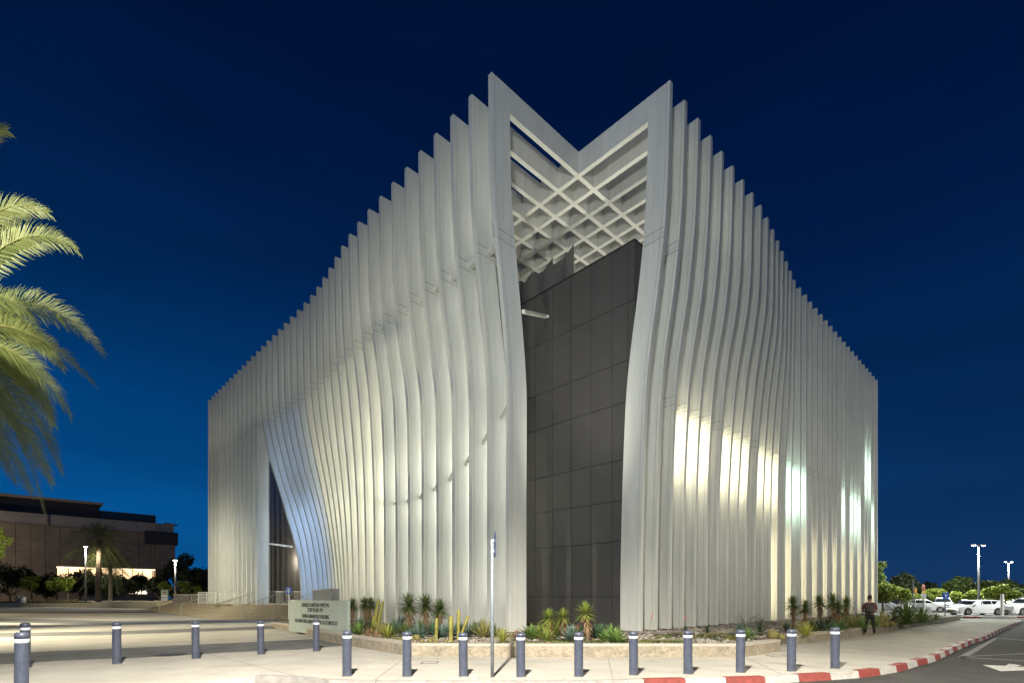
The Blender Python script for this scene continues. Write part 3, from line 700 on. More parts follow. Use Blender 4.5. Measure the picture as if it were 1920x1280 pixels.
agave(1119,17.8,0.48,'dark agave close to the right edge of the dark wall','agave',30,.1)
agave(1146,18.2,0.50,'green agave against the foot of the first right-hand fin','bright',36,.1)
agave(1137,16.8,0.38,'small green agave behind the front right agave','bright',30,.1)
agave(1155,15.8,0.50,'front right bright agave with wide leaves near the wall','bright',38,.13)
agave(1394,18.6,0.67,'tall dark aloe with dead branches before the right-hand fins','blue',36,.07,20,88,.05,'aloe','aloe')
agave(1402,17.6,0.41,'yellow-green agave at the foot of the tall dark aloe','bright',34,.06)
agave(1425,20.5,0.66,'thin grey-green aloe right of the tall dark aloe','dark',30,.04,20,88,.1,'aloe','aloe')
agave(1326,20.5,0.36,'small dark grass tuft at the foot of the fins','dark',36,.02,20,88,.1,'grass_tuft','plant','grass tufts by the fins')
agave(1285,20.5,0.31,'small dark grass tuft by the flower stalk','dark',30,.02,20,88,.1,'grass_tuft','plant','grass tufts by the fins')
agave(1511,18.6,0.60,'yellow-green spiky plant near the end of the long planter wall','yellow',50,.04,15,88,.15)
agave(1541,21.5,0.50,'small dark aloe under the slim yucca','dark',30,.08,20,85,.05,'aloe','aloe')
agave(1563,20.5,0.50,'green aloe under the forked yucca','agave',30,.08,20,85,.05,'aloe','aloe')
agave(1596,23.5,0.90,'wide yellow-striped agave left of the standing man','stripe',46,.06,8,80,.1)
agave(1617,22.8,0.60,'fresh green agave at the left arm of the standing man','bright',40,.06)
agave(1655,26,0.90,'brown striped agave right of the standing man','stripe',44,.06,10,80,.1)
agave(1700,27,1.50,'big dark palm-like bush right of the standing man','yucca',130,.05,5,88,.4,'bush','bush','bushes')
agave(1727,28.5,1.14,'smaller dark bush at the end of the right-hand bed','yucca',100,.05,5,88,.4,'bush','bush','bushes')
agave(1736,31,0.42,'small bright green plant behind the long planter wall','bright',30,.08)
agave(1755,33,0.42,'last small bright green plant on the long planter wall','bright',30,.08)
for px_, D_, r_, col_, w_, n_, lab_ in ((676,22,.5,'agave',.06,44,'green spiky clump behind the name sign corner'),(697,21.6,.55,'dark',.05,50,'dark spiky clump behind the tall leaning cactus'),(716,19.5,.42,'stripe',.05,40,'striped spiky clump close behind the yellow-edged agave'),
    (739,19.6,.5,'agave',.05,50,'narrow-leaved green clump left of the upright blue aloe'),(760,18.6,.45,'yucca',.05,56,'dark grassy clump at the foot of the left shaggy yucca'),(787,19.6,.55,'yucca',.05,56,'dark grassy clump between the left and middle shaggy yuccas'),
    (812,19.2,.5,'agave',.06,50,'green clump below the right shaggy yucca'),(846,18.8,.5,'blue',.07,36,'blue aloe behind the single cactus nearest the middle'),(862,19.6,.45,'dark',.05,44,'dark clump behind the two-armed cactus'),(890,19.4,.5,'yucca',.05,50,'dark spiky clump between the leaning cactus and the striped agave'),
    (925,18.6,.42,'agave',.05,44,'green clump just behind the road sign pole'),(1012,18.2,.5,'yuccab',.045,56,'yellow-green clump left behind the low yucca heads'),(1045,18.8,.5,'yuccab',.045,60,'yellow-green clump between the two rear yuccas'),(1083,18.6,.42,'brown',.03,50,'dry brown tuft behind the large pale agave'),
    (1128,18.6,.45,'agave',.08,36,'dark green agave deep at the dark wall'),(1475,20.5,.42,'dark',.05,40,'dark low clump left of the first right-hand yucca'),(1525,22,.5,'yucca',.05,50,'dark low clump between the second and third right-hand yuccas'),(1552,23,.55,'agave',.05,50,'green low clump behind the forked yucca'),
    (1578,21.5,.5,'yucca',.05,56,'dark spiky clump right below the forked yucca'),(1608,25,.6,'yucca',.05,56,'dark clump behind the fresh green agave'),(1640,24.4,.5,'bright',.05,50,'green clump at the right leg of the standing man'),(1676,27.5,.7,'dark',.05,60,'dark clump between the brown striped agave and the big bush')):
    agave(px_, D_, r_*1.15, lab_, col_, n_, w_, 12, 88, .15, 'spiky_clump', 'plant', 'spiky clumps filling the bed')
# columnar cacti
cact_m = mat('cactus_yellow', (.30,.28,.06), .6, 0, .35, 4, .3, 20)
def ribbed(b, pts, r, n=10):
    for k in range(len(pts)-1):
        pass
    m = len(pts); base = len(b.v)
    for k, p in enumerate(pts):
        rr = r*(1 if k < m-2 else (.8 if k == m-2 else .15))
        for j in range(n*2):
            t = math.pi*j/n; q = rr*(1 if j % 2 else .74); b.v.append((p[0]+q*math.cos(t), p[1]+q*math.sin(t), p[2]))
    for k in range(m-1):
        for j in range(2*n): b.f.append((base+k*2*n+j, base+k*2*n+(j+1)%(2*n), base+(k+1)*2*n+(j+1)%(2*n), base+(k+1)*2*n+j)); b.mi.append(0)
def cactus(px, D, cols_, label):
    p = plant_px(px, D); t = thing('column_cactus', label, 'cactus', p, 0, 'yellow column cacti')
    for x0, x1, h, r in cols_:
        pts = [(x0+(x1-x0)*k/8, .02*math.sin(k), h*k/8*(1 if k < 8 else 1.0)) for k in range(9)]; pts.insert(8, (x1, 0, h*.97))
        b = MB(); ribbed(b, pts, r, 7); b.build('stem', cact_m, t, True)
cactus(702, 20.5, [(-.05,.16,1.35,.075),(.08,.33,1.25,.07),(-.12,-.02,.7,.06)], 'clump of tall leaning yellow cactus stems left of the shaggy yuccas')
cactus(817.5, 17.2, [(0,.02,.72,.06)], 'short single yellow cactus column in front of the third shaggy yucca')
cactus(845, 16.6, [(0,.01,.82,.075)], 'single yellow cactus column nearest the middle bollards')
cactus(860, 17.2, [(-.02,0,1.0,.06),(.02,.32,.8,.055)], 'two-armed yellow cactus with one arm leaning right')
ball_m = mat('barrel_cactus', (.22,.19,.06), .7, 0, .4, 14, .6, 60)
def ball(px, D, r, label):
    b = MB(); n = 9
    for s_ in range(7):
        pass
    prof = [(r*.5,0),(r*.95,r*.35),(r,r*.75),(r*.85,r*1.2),(r*.45,r*1.5),(r*.02,r*1.52)]
    base = 0; m = len(prof)
    for rr, z in prof:
        for j in range(24):
            t = 2*math.pi*j/24; q = rr*(1 if j % 2 else .85); b.v.append((q*math.cos(t), q*math.sin(t), z-.02))
    for k in range(m-1):
        for j in range(24): b.f.append((k*24+j, k*24+(j+1)%24, (k+1)*24+(j+1)%24, (k+1)*24+j)); b.mi.append(0)
    tag(b.build('barrel_cactus', ball_m, None, True, plant_px(px, D)), label, 'cactus', 'round barrel cacti')
for a in ((750,16.3,.085,'small round barrel cactus, leftmost near the low wall'),(771,16.8,.13,'larger barrel cactus in the clump right of the second front bollard'),(781,17.0,.14,'largest barrel cactus in the clump behind the second front bollard'),(790,16.3,.08,'small barrel cactus at the right foot of the clump'),
          (806,16.2,.1,'round barrel cactus left of the short cactus column'),(812.5,16.8,.09,'barrel cactus tucked behind, at the short cactus column'),(817,15.9,.08,'frontmost barrel cactus below the short cactus column'),(835,16.2,.08,'lone barrel cactus left of the nearest cactus column'),
          (1449,17.8,.2,'big barrel cactus near the gap between the planter walls'),(1465,17.6,.12,'smaller barrel cactus beside the big one at the gap'),(1650,25,.16,'barrel cactus on the bed just right of the standing man'),(1661,25.3,.15,'second barrel cactus right of the standing man'),(1674,25.8,.14,'third barrel cactus right of the standing man, under the dark bush')): ball(*a)
# dead branches over the dark aloe and thin flower stalks
twig = mat('dead_twig', (.09,.07,.055), .9)
b = MB()
for k in range(9):
    a = random.uniform(-1.1, 1.1); h = random.uniform(.35,.6)
    p = Vector((0,0,.35)); q = Vector((math.sin(a)*.5, random.uniform(-.2,.2), .35+h*.6)); r_ = q+Vector((math.sin(a)*.45, 0, .12))
    b.tube([p, q, r_], [.012,.01,.006], 4)
tag(b.build('dead_branches', twig, None, False, plant_px(1399, 18.4)), 'dark dead flower branches arching above the tall dark aloe', 'branch')
for px, D, h, lab in ((1217,17.2,.78,'thin flower stalk with a reddish tip in front of the second right-hand fin'),(1279,18.5,.68,'thin pale stalk before the fourth right-hand fin')):
    t = thing('flower_stalk', lab, 'flower', plant_px(px, D)); b = MB(); b.tube([(0,0,0),(.02,0,h*.6),(.10,0,h)], [.008,.006,.005], 4); b.build('stalk', mat('stalk_green',(.20,.20,.12),.8), t)
    b = MB(); b.tube([(.07,0,h*.88),(.115,0,h+.04),(.14,0,h+.1)], [.014,.022,.005], 6); b.build('flower', mat('flower_red',(.45,.14,.10),.7), t)
# low succulents creeping over the bed
gc_m = [leafmat('creeper_yellow', (.26,.26,.06), (.12,.14,.04)), leafmat('creeper_green', (.07,.12,.05), (.03,.06,.03)), leafmat('creeper_red', (.26,.13,.07), (.12,.08,.04))]
b = MB()
zones = [(1150,1290,15.4,16.6,700),(1340,1470,16.2,18.5,700),(1230,1440,17.5,20,700),(640,770,15.8,18,500),(700,1160,15.0,15.6,600),(1500,1640,18.8,22,700),(1640,1790,24,34,500),(960,1180,15.2,17,350)]
for x0, x1, d0, d1, n in zones:
    for k in range(n):
        px = random.uniform(x0, x1); D = random.uniform(d0, d1); p = at(px, D, BEDZ)
        if not inside(p.x, p.y, bedpts) or noise.noise(Vector((p.x*1.3, p.y*1.3, 9))) < -.05: continue
        b.cur = 0 if noise.noise(p*.9) > .12 else (2 if random.random() < .18 else 1)
        for j in range(6): leaf(b, p+Vector((random.uniform(-.05,.05), random.uniform(-.05,.05), 0)), random.uniform(0,6.28), R(random.uniform(10,75)), random.uniform(.05,.12), .03, .3, 2)
tag(b.build('ground_cover', gc_m), kind='stuff')

# ================================================================== NAME SIGN
sgn_m = mat('sign_glass_stone', (.40,.46,.40), .35, 0, .12, 1.5)
pA = Vector((-10.40, 24.35, 0)); pB = Vector((-6.35, 20.15, 0))
dx_ = (pB-pA); Ls = dx_.length; rz = math.atan2(dx_.y, dx_.x)
sg = thing('name_sign', 'pale green name sign with Hebrew and English lettering at the left end of the bed', 'sign', (pA+pB)/2+Vector((0,0,.10)), rz)
b = MB(); b.box((-Ls/2,0,0),(Ls/2,.12,1.44)); b.build('sign_panel', sgn_m, sg)
txt_m = mat('sign_lettering', (.035,.035,.035), .5)
def text(body, size, loc, parent, width=None, m=txt_m, ext=.006, rot=(R(90),0,0), name='lettering'):
    c = bpy.data.curves.new(name, 'FONT'); c.body = body; c.size = size; c.align_x = 'CENTER'; c.align_y = 'CENTER'; c.extrude = ext; c.resolution_u = 3; c.offset = size*.012
    o = bpy.data.objects.new(name, c); COL.objects.link(o)
    dg = bpy.context.evaluated_depsgraph_get(); me = bpy.data.meshes.new_from_object(o.evaluated_get(dg)); me.materials.clear(); me.materials.append(m)
    w = max(v.co.x for v in me.vertices)-min(v.co.x for v in me.vertices); bpy.data.objects.remove(o)
    o = bpy.data.objects.new(name, me); COL.objects.link(o); o.parent = parent; o.location = loc; o.rotation_euler = rot
    if width: o.scale = (width/w, 1, 1)
    return o
heb1 = 'בניין למדעי וטכנולוגיות ננו וקוונטום'[::-1]; heb2 = "ע״ש רומן אברמוביץ'"[::-1]
SX = Ls/109.5
def tpos(px): # along-sign coordinate seen at an image pixel column
    r = (px-960)/F; s_ = (r*pA.y-pA.x)/((pB.x-pA.x)-r*(pB.y-pA.y)); return (s_-.5)*Ls
def trow(x0, x1, y, D): return (tpos(x0)+tpos(x1))/2, tpos(x1)-tpos(x0), CAMZ-(y-1120)/F*D-.10
for body, x0, x1, y, D, sz in ((heb1,566,617.5,1133.5,22.4,.20),(heb2,577,606,1142.8,22.4,.20),('ROMAN ABRAMOVICH BUILDING',567,617,1155,22.4,.185),('FOR NANO AND QUANTUM SCIENCE & TECHNOLOGY',553,633,1165,22.4,.185)):
    cx, w, z = trow(x0, x1, y, D); text(body, sz*1.28, (cx, -.004, z), sg, w)
cab = thing('utility_cabinet', 'dark grey metal cabinet behind the name sign', 'cabinet', at(611, 27.5, .27), -.35)
b = MB(); b.hexa([(-.62,-.3,0),(.62,-.3,0),(.62,.3,0),(-.62,.3,0),(-.62,-.3,1.72),(.62,-.3,1.82),(.62,.3,1.82),(-.62,.3,1.72)]); b.build('cabinet_body', mat('cabinet_grey',(.13,.14,.145),.5,.2,.2,3), cab)
b = MB(); b.hexa([(-.66,-.34,1.725),(.66,-.34,1.83),(.66,.34,1.83),(-.66,.34,1.725),(-.66,-.34,1.775),(.66,-.34,1.875),(.66,.34,1.875),(-.66,.34,1.775)]); b.build('lid', mat('cabinet_lid',(.3,.3,.3),.5), cab)

# ================================================================== BOLLARDS
bol_m = mat('bollard_paint', (.070,.082,.118), .42, 0, .22, 9, .08, 30, speck=.16, sscale=40)
bolw_m = mat('bollard_band', (.72,.76,.84), .35)
dirt = mat('bollard_foot_dirt', (.22,.20,.17), .9)
bol_mesh = {}
def bollard(x, y, h, label, grp='slate blue bollards with white bands'):
    t = thing('bollard', label, 'bollard', (x, y, 0), random.uniform(0,6), grp); t.scale = (1,1,h/.95); t.rotation_euler = (random.uniform(-.012,.012), random.uniform(-.012,.012), t.rotation_euler[2])
    if not bol_mesh:
        b = MB(); b.lathe([(.094,-.05),(.094,.795)], 24, (0,0,0), False); bol_mesh['post'] = b.mesh('post', bol_m, True)
        b = MB(); b.lathe([(.0945,.795),(.0975,.797),(.0975,.848),(.0945,.850)], 24, (0,0,0), False); bol_mesh['reflective_band'] = b.mesh('reflective_band', bolw_m, True)
        b = MB(); b.lathe([(.094,.850),(.094,.868),(.099,.870),(.099,.905),(.093,.932),(.072,.948),(.03,.953),(.001,.953)], 24, (0,0,0), False); bol_mesh['cap'] = b.mesh('cap', bol_m, True)
        b = MB(); b.lathe([(.112,-.01),(.112,.006),(.094,.012)], 24, (0,0,0), False); bol_mesh['base_ring'] = b.mesh('base_ring', dirt)
    for k, me in bol_mesh.items(): add_mesh(k, me, t)
ords = ['first','second','third','fourth','fifth','sixth','seventh','eighth','ninth','tenth']
front = [(650.5,1266.7,.955),(763,1267.5,.94),(869,1267,.915),(976.5,1268,.92),(1085,1267.5,.93),(1188,1264.5,.935),(1290,1262.5,.94),(1388,1260,.95),(1484,1257.5,.945),(1565.5,1252.5,.965)]
desc = ['first bollard of the kerbside row, nearest below the name sign','second bollard of the kerbside row, left of the barrel cacti clump','third bollard of the kerbside row, left of the road sign pole','fourth bollard of the kerbside row, just right of the road sign pole','fifth bollard of the kerbside row, before the dark core wall','sixth bollard of the kerbside row, before the first right-hand fin','seventh bollard of the kerbside row, where the kerb turns red and white','eighth bollard of the kerbside row, below the tall dark aloe','ninth bollard of the kerbside row, at the gap between planter walls','tenth and last bollard of the kerbside row, left of the standing man']
for (px, py, h), d in zip(front, desc):
    p = gp(px, py); bollard(p.x, p.y, h, 'slate blue '+d)
for px, py, h, d in ((593,1220,.99,'slate blue bollard standing in front of the name sign, apart from the kerbside row'),(489,1226,.99,'slate blue bollard on the plaza left of the name sign'),(367,1234,1.03,'slate blue bollard on the plaza between the near paving band and the pale strip'),(219,1244,1.05,'slate blue bollard on the left half of the plaza, alone'),(48,1251,1.06,'slate blue bollard mostly hidden behind the leftmost one')):
    p = gp(px, py); bollard(p.x, p.y, h, d)
p = at(40, 8.7); bollard(p.x, p.y, 1.08, 'nearest slate blue bollard at the left edge, its foot cut off by the frame')

# ================================================================== ROAD SIGN SEEN EDGE-ON
rs = thing('road_sign', 'galvanised road sign pole with a dark blue plate seen edge-on', 'road sign', gp(923,1268.5))
b = MB(); b.tube([(0,0,-.05),(0,0,2.87)], .036, 12); b.build('pole', steel, rs, True)
blue = mat('sign_blue', (.015,.03,.12), .4); backm = mat('sign_back', (.10,.11,.13), .5, .5)
b = MB(); b.cur = 0
rot = Matrix.Rotation(R(96), 3, 'Z')
outl = [(-.25,2.50),(.25,2.50),(.25,2.86),(0,3.04),(-.25,2.86)]
v0 = [rot@Vector((x,-.05,z)) for x, z in outl]; v1 = [rot@Vector((x,-.062,z)) for x, z in outl]
b.quad(*[tuple(v) for v in v0]); b.quad(*[tuple(v) for v in reversed(v1)])
for k in range(5): b.quad(v0[k], v1[k], v1[(k+1)%5], v0[(k+1)%5])
b.build('plate', blue, rs)
b = MB(); b.tube([(0,0,2.6),(.045,0,2.6)],.05,8); b.tube([(0,0,2.82),(.045,0,2.82)],.05,8); b.build('clamp', steel, rs)
# small blue access sign by the stair
ac = thing('access_sign', 'small blue and white sign on a white post behind the name sign', 'sign', at(542, 36.5, .2))
b = MB(); b.tube([(0,0,0),(0,0,1.75)], .06, 8); b.build('post', mat('white_post',(.7,.7,.68),.5), ac)
b = MB(); b.box((-.2,-.09,1.72),(.2,-.06,2.2)); b.build('plate', mat('access_blue',(.02,.08,.42),.4,emit=(.02,.08,.42),estr=.0), ac)
b = MB(); b.box((-.05,-.10,1.8),(.05,-.091,2.12)); b.box((-.12,-.10,1.93),(.12,-.0905,1.98)); b.build('symbol', bolw_m, ac)

# lamp body added in the bed for the canopy fill light, irrigation pipe, fallen leaves
fl = thing('fill_lamp', 'small black lamp body added for the canopy fill light, in the bed before the dark wall', 'lamp', (2.5, 19.5, BEDZ))
b = MB(); b.lathe([(.13,.0),(.14,.16),(.16,.30),(.12,.30)], 12, (0,0,0)); b.build('lamp_body', joint_black, fl)
b = MB(); pts = [at(x, D, BEDZ+.03) for x, D in ((690,17.6),(730,16.5),(775,15.6),(850,15.25),(950,15.15),(1050,15.2),(1150,15.1),(1250,15.2),(1340,15.3),(1410,15.7))]
pts = [pts[i].lerp(pts[i+1], k/4)+Vector((0, .05*math.sin((i*4+k)*1.7), 0)) for i in range(len(pts)-1) for k in range(4)]
b.tube(pts, .014, 5); tag(b.build('irrigation_pipe', mat('pipe_brown',(.11,.06,.035),.7)), 'thin brown irrigation pipe lying along the front of the bed', 'pipe')
b = MB(); lm = [mat('fallen_leaf_brown',(.16,.10,.045),.9), mat('fallen_leaf_green',(.12,.14,.05),.9)]
for k in range(420):
    if random.random() < .6: px = random.uniform(300,1900); s_ = random.uniform(0, dist[-1]); c = alongk(s_)+Vector((0, random.uniform(.02,.5)**1.0, .014))
    else:
        c = at(random.uniform(700,1450), random.uniform(13.6,14.5), .006)
    b.cur = random.choice((0,0,1)); a_ = random.uniform(0,6.28); u = Vector((math.cos(a_), math.sin(a_), random.uniform(-.2,.3)))*random.uniform(.01,.035); v = Vector((-math.sin(a_), math.cos(a_), random.uniform(-.2,.3)))*.012
    b.quad(c-u, c+v, c+u, c-v)
tag(b.build('fallen_leaves', lm), kind='stuff')
# ================================================================== PALMS
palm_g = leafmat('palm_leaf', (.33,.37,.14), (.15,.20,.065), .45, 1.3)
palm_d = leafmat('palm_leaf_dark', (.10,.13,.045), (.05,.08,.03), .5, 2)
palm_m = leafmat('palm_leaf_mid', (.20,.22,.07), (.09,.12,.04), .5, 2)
rach_m = mat('palm_rib', (.28,.27,.10), .6)
trunk_m = mat('palm_trunk', (.14,.11,.08), .95, 0, .45, 9, 1, 14)
def frond(b, rb, p0, p1, p2, n=54, ll=.5, w=.034, rr=.02, roll=0):
    up0 = Vector((0,0,1))
    def B(t): return p0*(1-t)**2+p1*2*t*(1-t)+p2*t*t
    def T(t): return ((p1-p0)*(1-t)+(p2-p1)*t).normalized()
    rb.tube([B(k/8) for k in range(9)], [rr*(1-.85*k/8) for k in range(9)], 5)
    for i in range(n):
        t = .13+.87*(i+random.random()*.5)/n; c = B(t); d = T(t)
        side = d.cross(up0)
        if side.length < .05: side = Vector((1,0,0))
        side.normalize(); up = side.cross(d).normalized()
        side, up = side*math.cos(roll)+up*math.sin(roll), up*math.cos(roll)-side*math.sin(roll)
        L = ll*(.55+.9*t if t < .45 else .96-.62*((t-.45)/.55)**2)
        for sg_ in (-1, 1):
            v = (side*sg_*(.92-.5*t)+d*(.55+.5*t)+up*random.uniform(-.02,.30)).normalized()
            l_ = L*random.uniform(.85,1.1); a = d*w*.5; mid = c+v*l_*.55; e = c+v*l_-Vector((0,0,.10*l_+random.uniform(0,.10)*l_)); 
            i0 = len(b.v); b.v += [tuple(c-a), tuple(c+a), tuple(mid+a*1.1), tuple(mid-a*1.1), tuple(e)]
            b.f += [(i0,i0+1,i0+2,i0+3), (i0+3,i0+2,i0+4)]; b.mi += [b.cur]*2
def palm(loc, h, R_, label, nfr=44, leaves=palm_g, lean=0, special=(), trunk_r=.28, nl=46, ll=.5, fullness=(-60, 80), minx=None):
    t = thing('date_palm', label, 'palm tree', loc)
    b = MB(); pts = []; rad = []
    for k in range(int(h*3)+1):
        z = h*k/int(h*3); pts.append((lean*(z/h)**2, 0, z)); rad.append(trunk_r*(1+.25*(1-z/h)+(.10 if k % 2 else 0)))
    b.tube(pts, rad, 10); b.build('trunk', trunk_m, t)
    C = Vector((lean, 0, h+.1))
    b = MB()
    for k in range(30):
        a = k*2.4; z = h-random.uniform(0,.9); p = Vector((lean,0,z)); o = Vector((math.cos(a), math.sin(a), .9)); b.bar(p+o*trunk_r*.6, p+o*(trunk_r+.22), .10, .05)
    b.build('frond_stubs', trunk_m, t)
    fb = []
    for i in range(nfr):
        az = i*2.39996+random.uniform(-.2,.2); el = R(fullness[0]+(fullness[1]-fullness[0])*((i+.5)/nfr)**.85)
        d = Vector((math.cos(az)*math.cos(el), math.sin(az)*math.cos(el), math.sin(el)))
        p1 = C+d*R_*.55; p2 = C+d*R_*.95+Vector((d.x, d.y, 0))*R_*.12-Vector((0,0,R_*(.42+.2*math.cos(el))))
        if minx is not None and p2.x+loc[0] > minx: continue
        fb.append((p1, p2))
    ns = len(fb)
    fb += [(Vector(a)-Vector(loc), Vector(c)-Vector(loc)) for a, c in special]
    for ii, (p1, p2) in enumerate(fb):
        b = MB(); rb = MB(); frond(b, rb, C, p1, p2, nl, ll*R_/4.2, .036*R_/4.2, .02, random.uniform(-.5,.5) if ii < ns else random.choice((.75,.95,1.15)))
        f = b.build('frond', leaves, t); rb.build('rib', rach_m, f)
    return t
def zp(px, py, D): p = at(px, D); return Vector((p.x, D, CAMZ+(1120-py)/F*D))
sp = [(zp(-60,330,13), zp(90,398,13.2)), (zp(10,370,12.6), zp(145,468,12.3)), (zp(-30,395,13.6), zp(62,462,14)), (zp(-90,215,13), zp(12,243,13)),
      (zp(70,490,12.6), zp(194,662,12.2)), (zp(40,560,12.2), zp(174,718,11.9)), (zp(10,590,12.8), zp(100,660,12.6)), (zp(50,620,13), zp(131,780,12.9)), (zp(50,650,14.5), zp(99,797,14.8)),
      (zp(60,720,13.8), zp(116,886,14)), (zp(20,700,13.2), zp(82,960,13.2)), (zp(35,760,14.6), zp(96,905,15)), (zp(-10,690,12.6), zp(45,850,12.5)), (zp(-30,760,13.5), zp(60,925,13.8)), (zp(-30,480,12.2), zp(70,610,11.6)), (zp(0,540,14.4), zp(120,690,14.9)), (zp(-40,640,12.4), zp(20,790,12.2)), (zp(-60,760,14), zp(30,905,14.2))]
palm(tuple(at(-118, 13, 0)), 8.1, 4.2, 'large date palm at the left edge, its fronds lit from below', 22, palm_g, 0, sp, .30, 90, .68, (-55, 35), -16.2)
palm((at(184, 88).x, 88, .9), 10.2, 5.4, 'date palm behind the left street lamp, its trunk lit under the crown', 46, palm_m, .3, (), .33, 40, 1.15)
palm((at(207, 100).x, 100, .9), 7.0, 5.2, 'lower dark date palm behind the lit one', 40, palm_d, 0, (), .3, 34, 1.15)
light('palm_trunk_light', 'SPOT', tuple(zp(175, 1040, 86.5)), 1100, (1,.85,.6), .2, tuple(zp(186, 1046, 88)), 130, .8)

# ================================================================== TREES
tbark = mat('tree_bark', (.13,.10,.075), .95, 0, .4, 8)
tl = {'lit': leafmat('tree_leaf_lit', (.22,.27,.035), (.09,.13,.02), .5, 1.5), 'green': leafmat('tree_leaf_green', (.09,.13,.03), (.04,.065,.018), .5, 1.5), 'dark': leafmat('tree_leaf_dark', (.035,.05,.02), (.018,.028,.012), .6, 1.5)}  # light and shade on the crowns is put into the leaf colours
def tree(px, D, zb, h, cw, ch, label, kind='green', n=2600, ls=.16, tr=.12, clumps=16, grp=None, name='tree', cat='tree', leaf_name='crown'):
    p = at(px, D, zb); t = thing(name, label, cat, p, 0, grp)
    ccz = h-ch/2
    cl = []
    for k in range(clumps):
        while True:
            v = Vector((random.uniform(-1,1), random.uniform(-1,1), random.uniform(-1,1)))
            if v.length < 1: break
        cl.append((Vector((v.x*cw/2*.8, v.y*cw/2*.8, ccz+v.z*ch/2*.75)), random.uniform(.28,.45)*min(cw, ch*1.3)/2))
    b = MB(); fork = Vector((0,0,max(.3, (h-ch)*.9)))
    b.tube([(0,0,-.1),(.03*h*.2,0,fork.z*.5),fork], [tr*1.25,tr,tr*.85], 7)
    for c, r in cl[:9]: b.tube([fork, fork.lerp(c, .5)+Vector((0,0,-.1)), c], [tr*.55, tr*.35, tr*.12], 5)
    b.build('trunk', tbark, t)
    b = MB()
    for i in range(n):
        c, r = random.choice(cl); v = Vector((random.gauss(0,1), random.gauss(0,1), random.gauss(0,.75))).normalized()*r*random.uniform(.55,1.12)
        q = c+v; a = Vector((random.uniform(-1,1), random.uniform(-1,1), random.uniform(-.5,.5))).normalized()*ls*random.uniform(.6,1.3)
        bb = a.cross(Vector((random.uniform(-1,1), random.uniform(-1,1), random.uniform(-1,1)))).normalized()*ls*.45
        b.quad(q-a, q+bb, q+a, q-bb)
    b.build(leaf_name, tl[kind], t)
    return t
def tpx(px, D, y0, y1, wpx, label, kind, zb=0, crown=.7, **k):      # image pixel column, distance, bottom and top pixel row, width in pixels
    top = CAMZ+(1120-y0)/F*D; h = top-zb; return tree(px, D, zb, h, wpx*D/F, h*crown, label, kind, **k)
G2 = 'young lit trees along the car park'
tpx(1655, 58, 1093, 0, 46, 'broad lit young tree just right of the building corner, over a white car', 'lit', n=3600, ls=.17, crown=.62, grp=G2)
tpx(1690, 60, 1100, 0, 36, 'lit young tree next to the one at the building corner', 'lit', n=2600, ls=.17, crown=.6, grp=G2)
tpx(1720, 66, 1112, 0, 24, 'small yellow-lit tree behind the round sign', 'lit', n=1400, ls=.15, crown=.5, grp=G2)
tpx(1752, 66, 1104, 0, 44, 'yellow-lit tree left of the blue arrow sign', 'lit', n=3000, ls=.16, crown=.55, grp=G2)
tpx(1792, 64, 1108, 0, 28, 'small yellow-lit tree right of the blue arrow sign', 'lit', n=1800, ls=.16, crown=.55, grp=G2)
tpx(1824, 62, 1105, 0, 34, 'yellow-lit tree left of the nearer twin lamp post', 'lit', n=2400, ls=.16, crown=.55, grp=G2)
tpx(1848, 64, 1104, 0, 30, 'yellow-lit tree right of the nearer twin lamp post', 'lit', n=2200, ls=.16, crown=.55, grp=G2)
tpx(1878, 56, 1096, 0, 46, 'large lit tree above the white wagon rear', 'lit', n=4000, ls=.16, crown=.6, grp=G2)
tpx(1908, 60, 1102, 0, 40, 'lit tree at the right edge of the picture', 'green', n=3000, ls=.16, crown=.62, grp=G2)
G3 = 'dark trees behind the car park'
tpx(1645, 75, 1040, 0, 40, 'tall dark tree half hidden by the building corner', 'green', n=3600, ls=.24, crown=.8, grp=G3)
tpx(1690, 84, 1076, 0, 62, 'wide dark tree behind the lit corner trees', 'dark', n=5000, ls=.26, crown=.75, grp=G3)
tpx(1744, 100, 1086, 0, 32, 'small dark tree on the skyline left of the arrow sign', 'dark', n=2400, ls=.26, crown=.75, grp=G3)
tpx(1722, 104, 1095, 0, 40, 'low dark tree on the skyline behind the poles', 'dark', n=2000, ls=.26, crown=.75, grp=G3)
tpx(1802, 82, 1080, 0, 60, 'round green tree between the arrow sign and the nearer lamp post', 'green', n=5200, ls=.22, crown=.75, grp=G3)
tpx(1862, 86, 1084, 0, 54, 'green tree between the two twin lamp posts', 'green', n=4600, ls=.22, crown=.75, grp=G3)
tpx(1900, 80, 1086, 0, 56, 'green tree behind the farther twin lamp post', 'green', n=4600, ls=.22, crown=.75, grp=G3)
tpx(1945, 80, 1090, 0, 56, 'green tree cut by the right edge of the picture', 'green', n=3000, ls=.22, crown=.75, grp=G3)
tpx(1770, 104, 1100, 0, 60, 'low dark tree far behind the arrow sign', 'dark', n=2000, ls=.28, crown=.8, grp=G3)
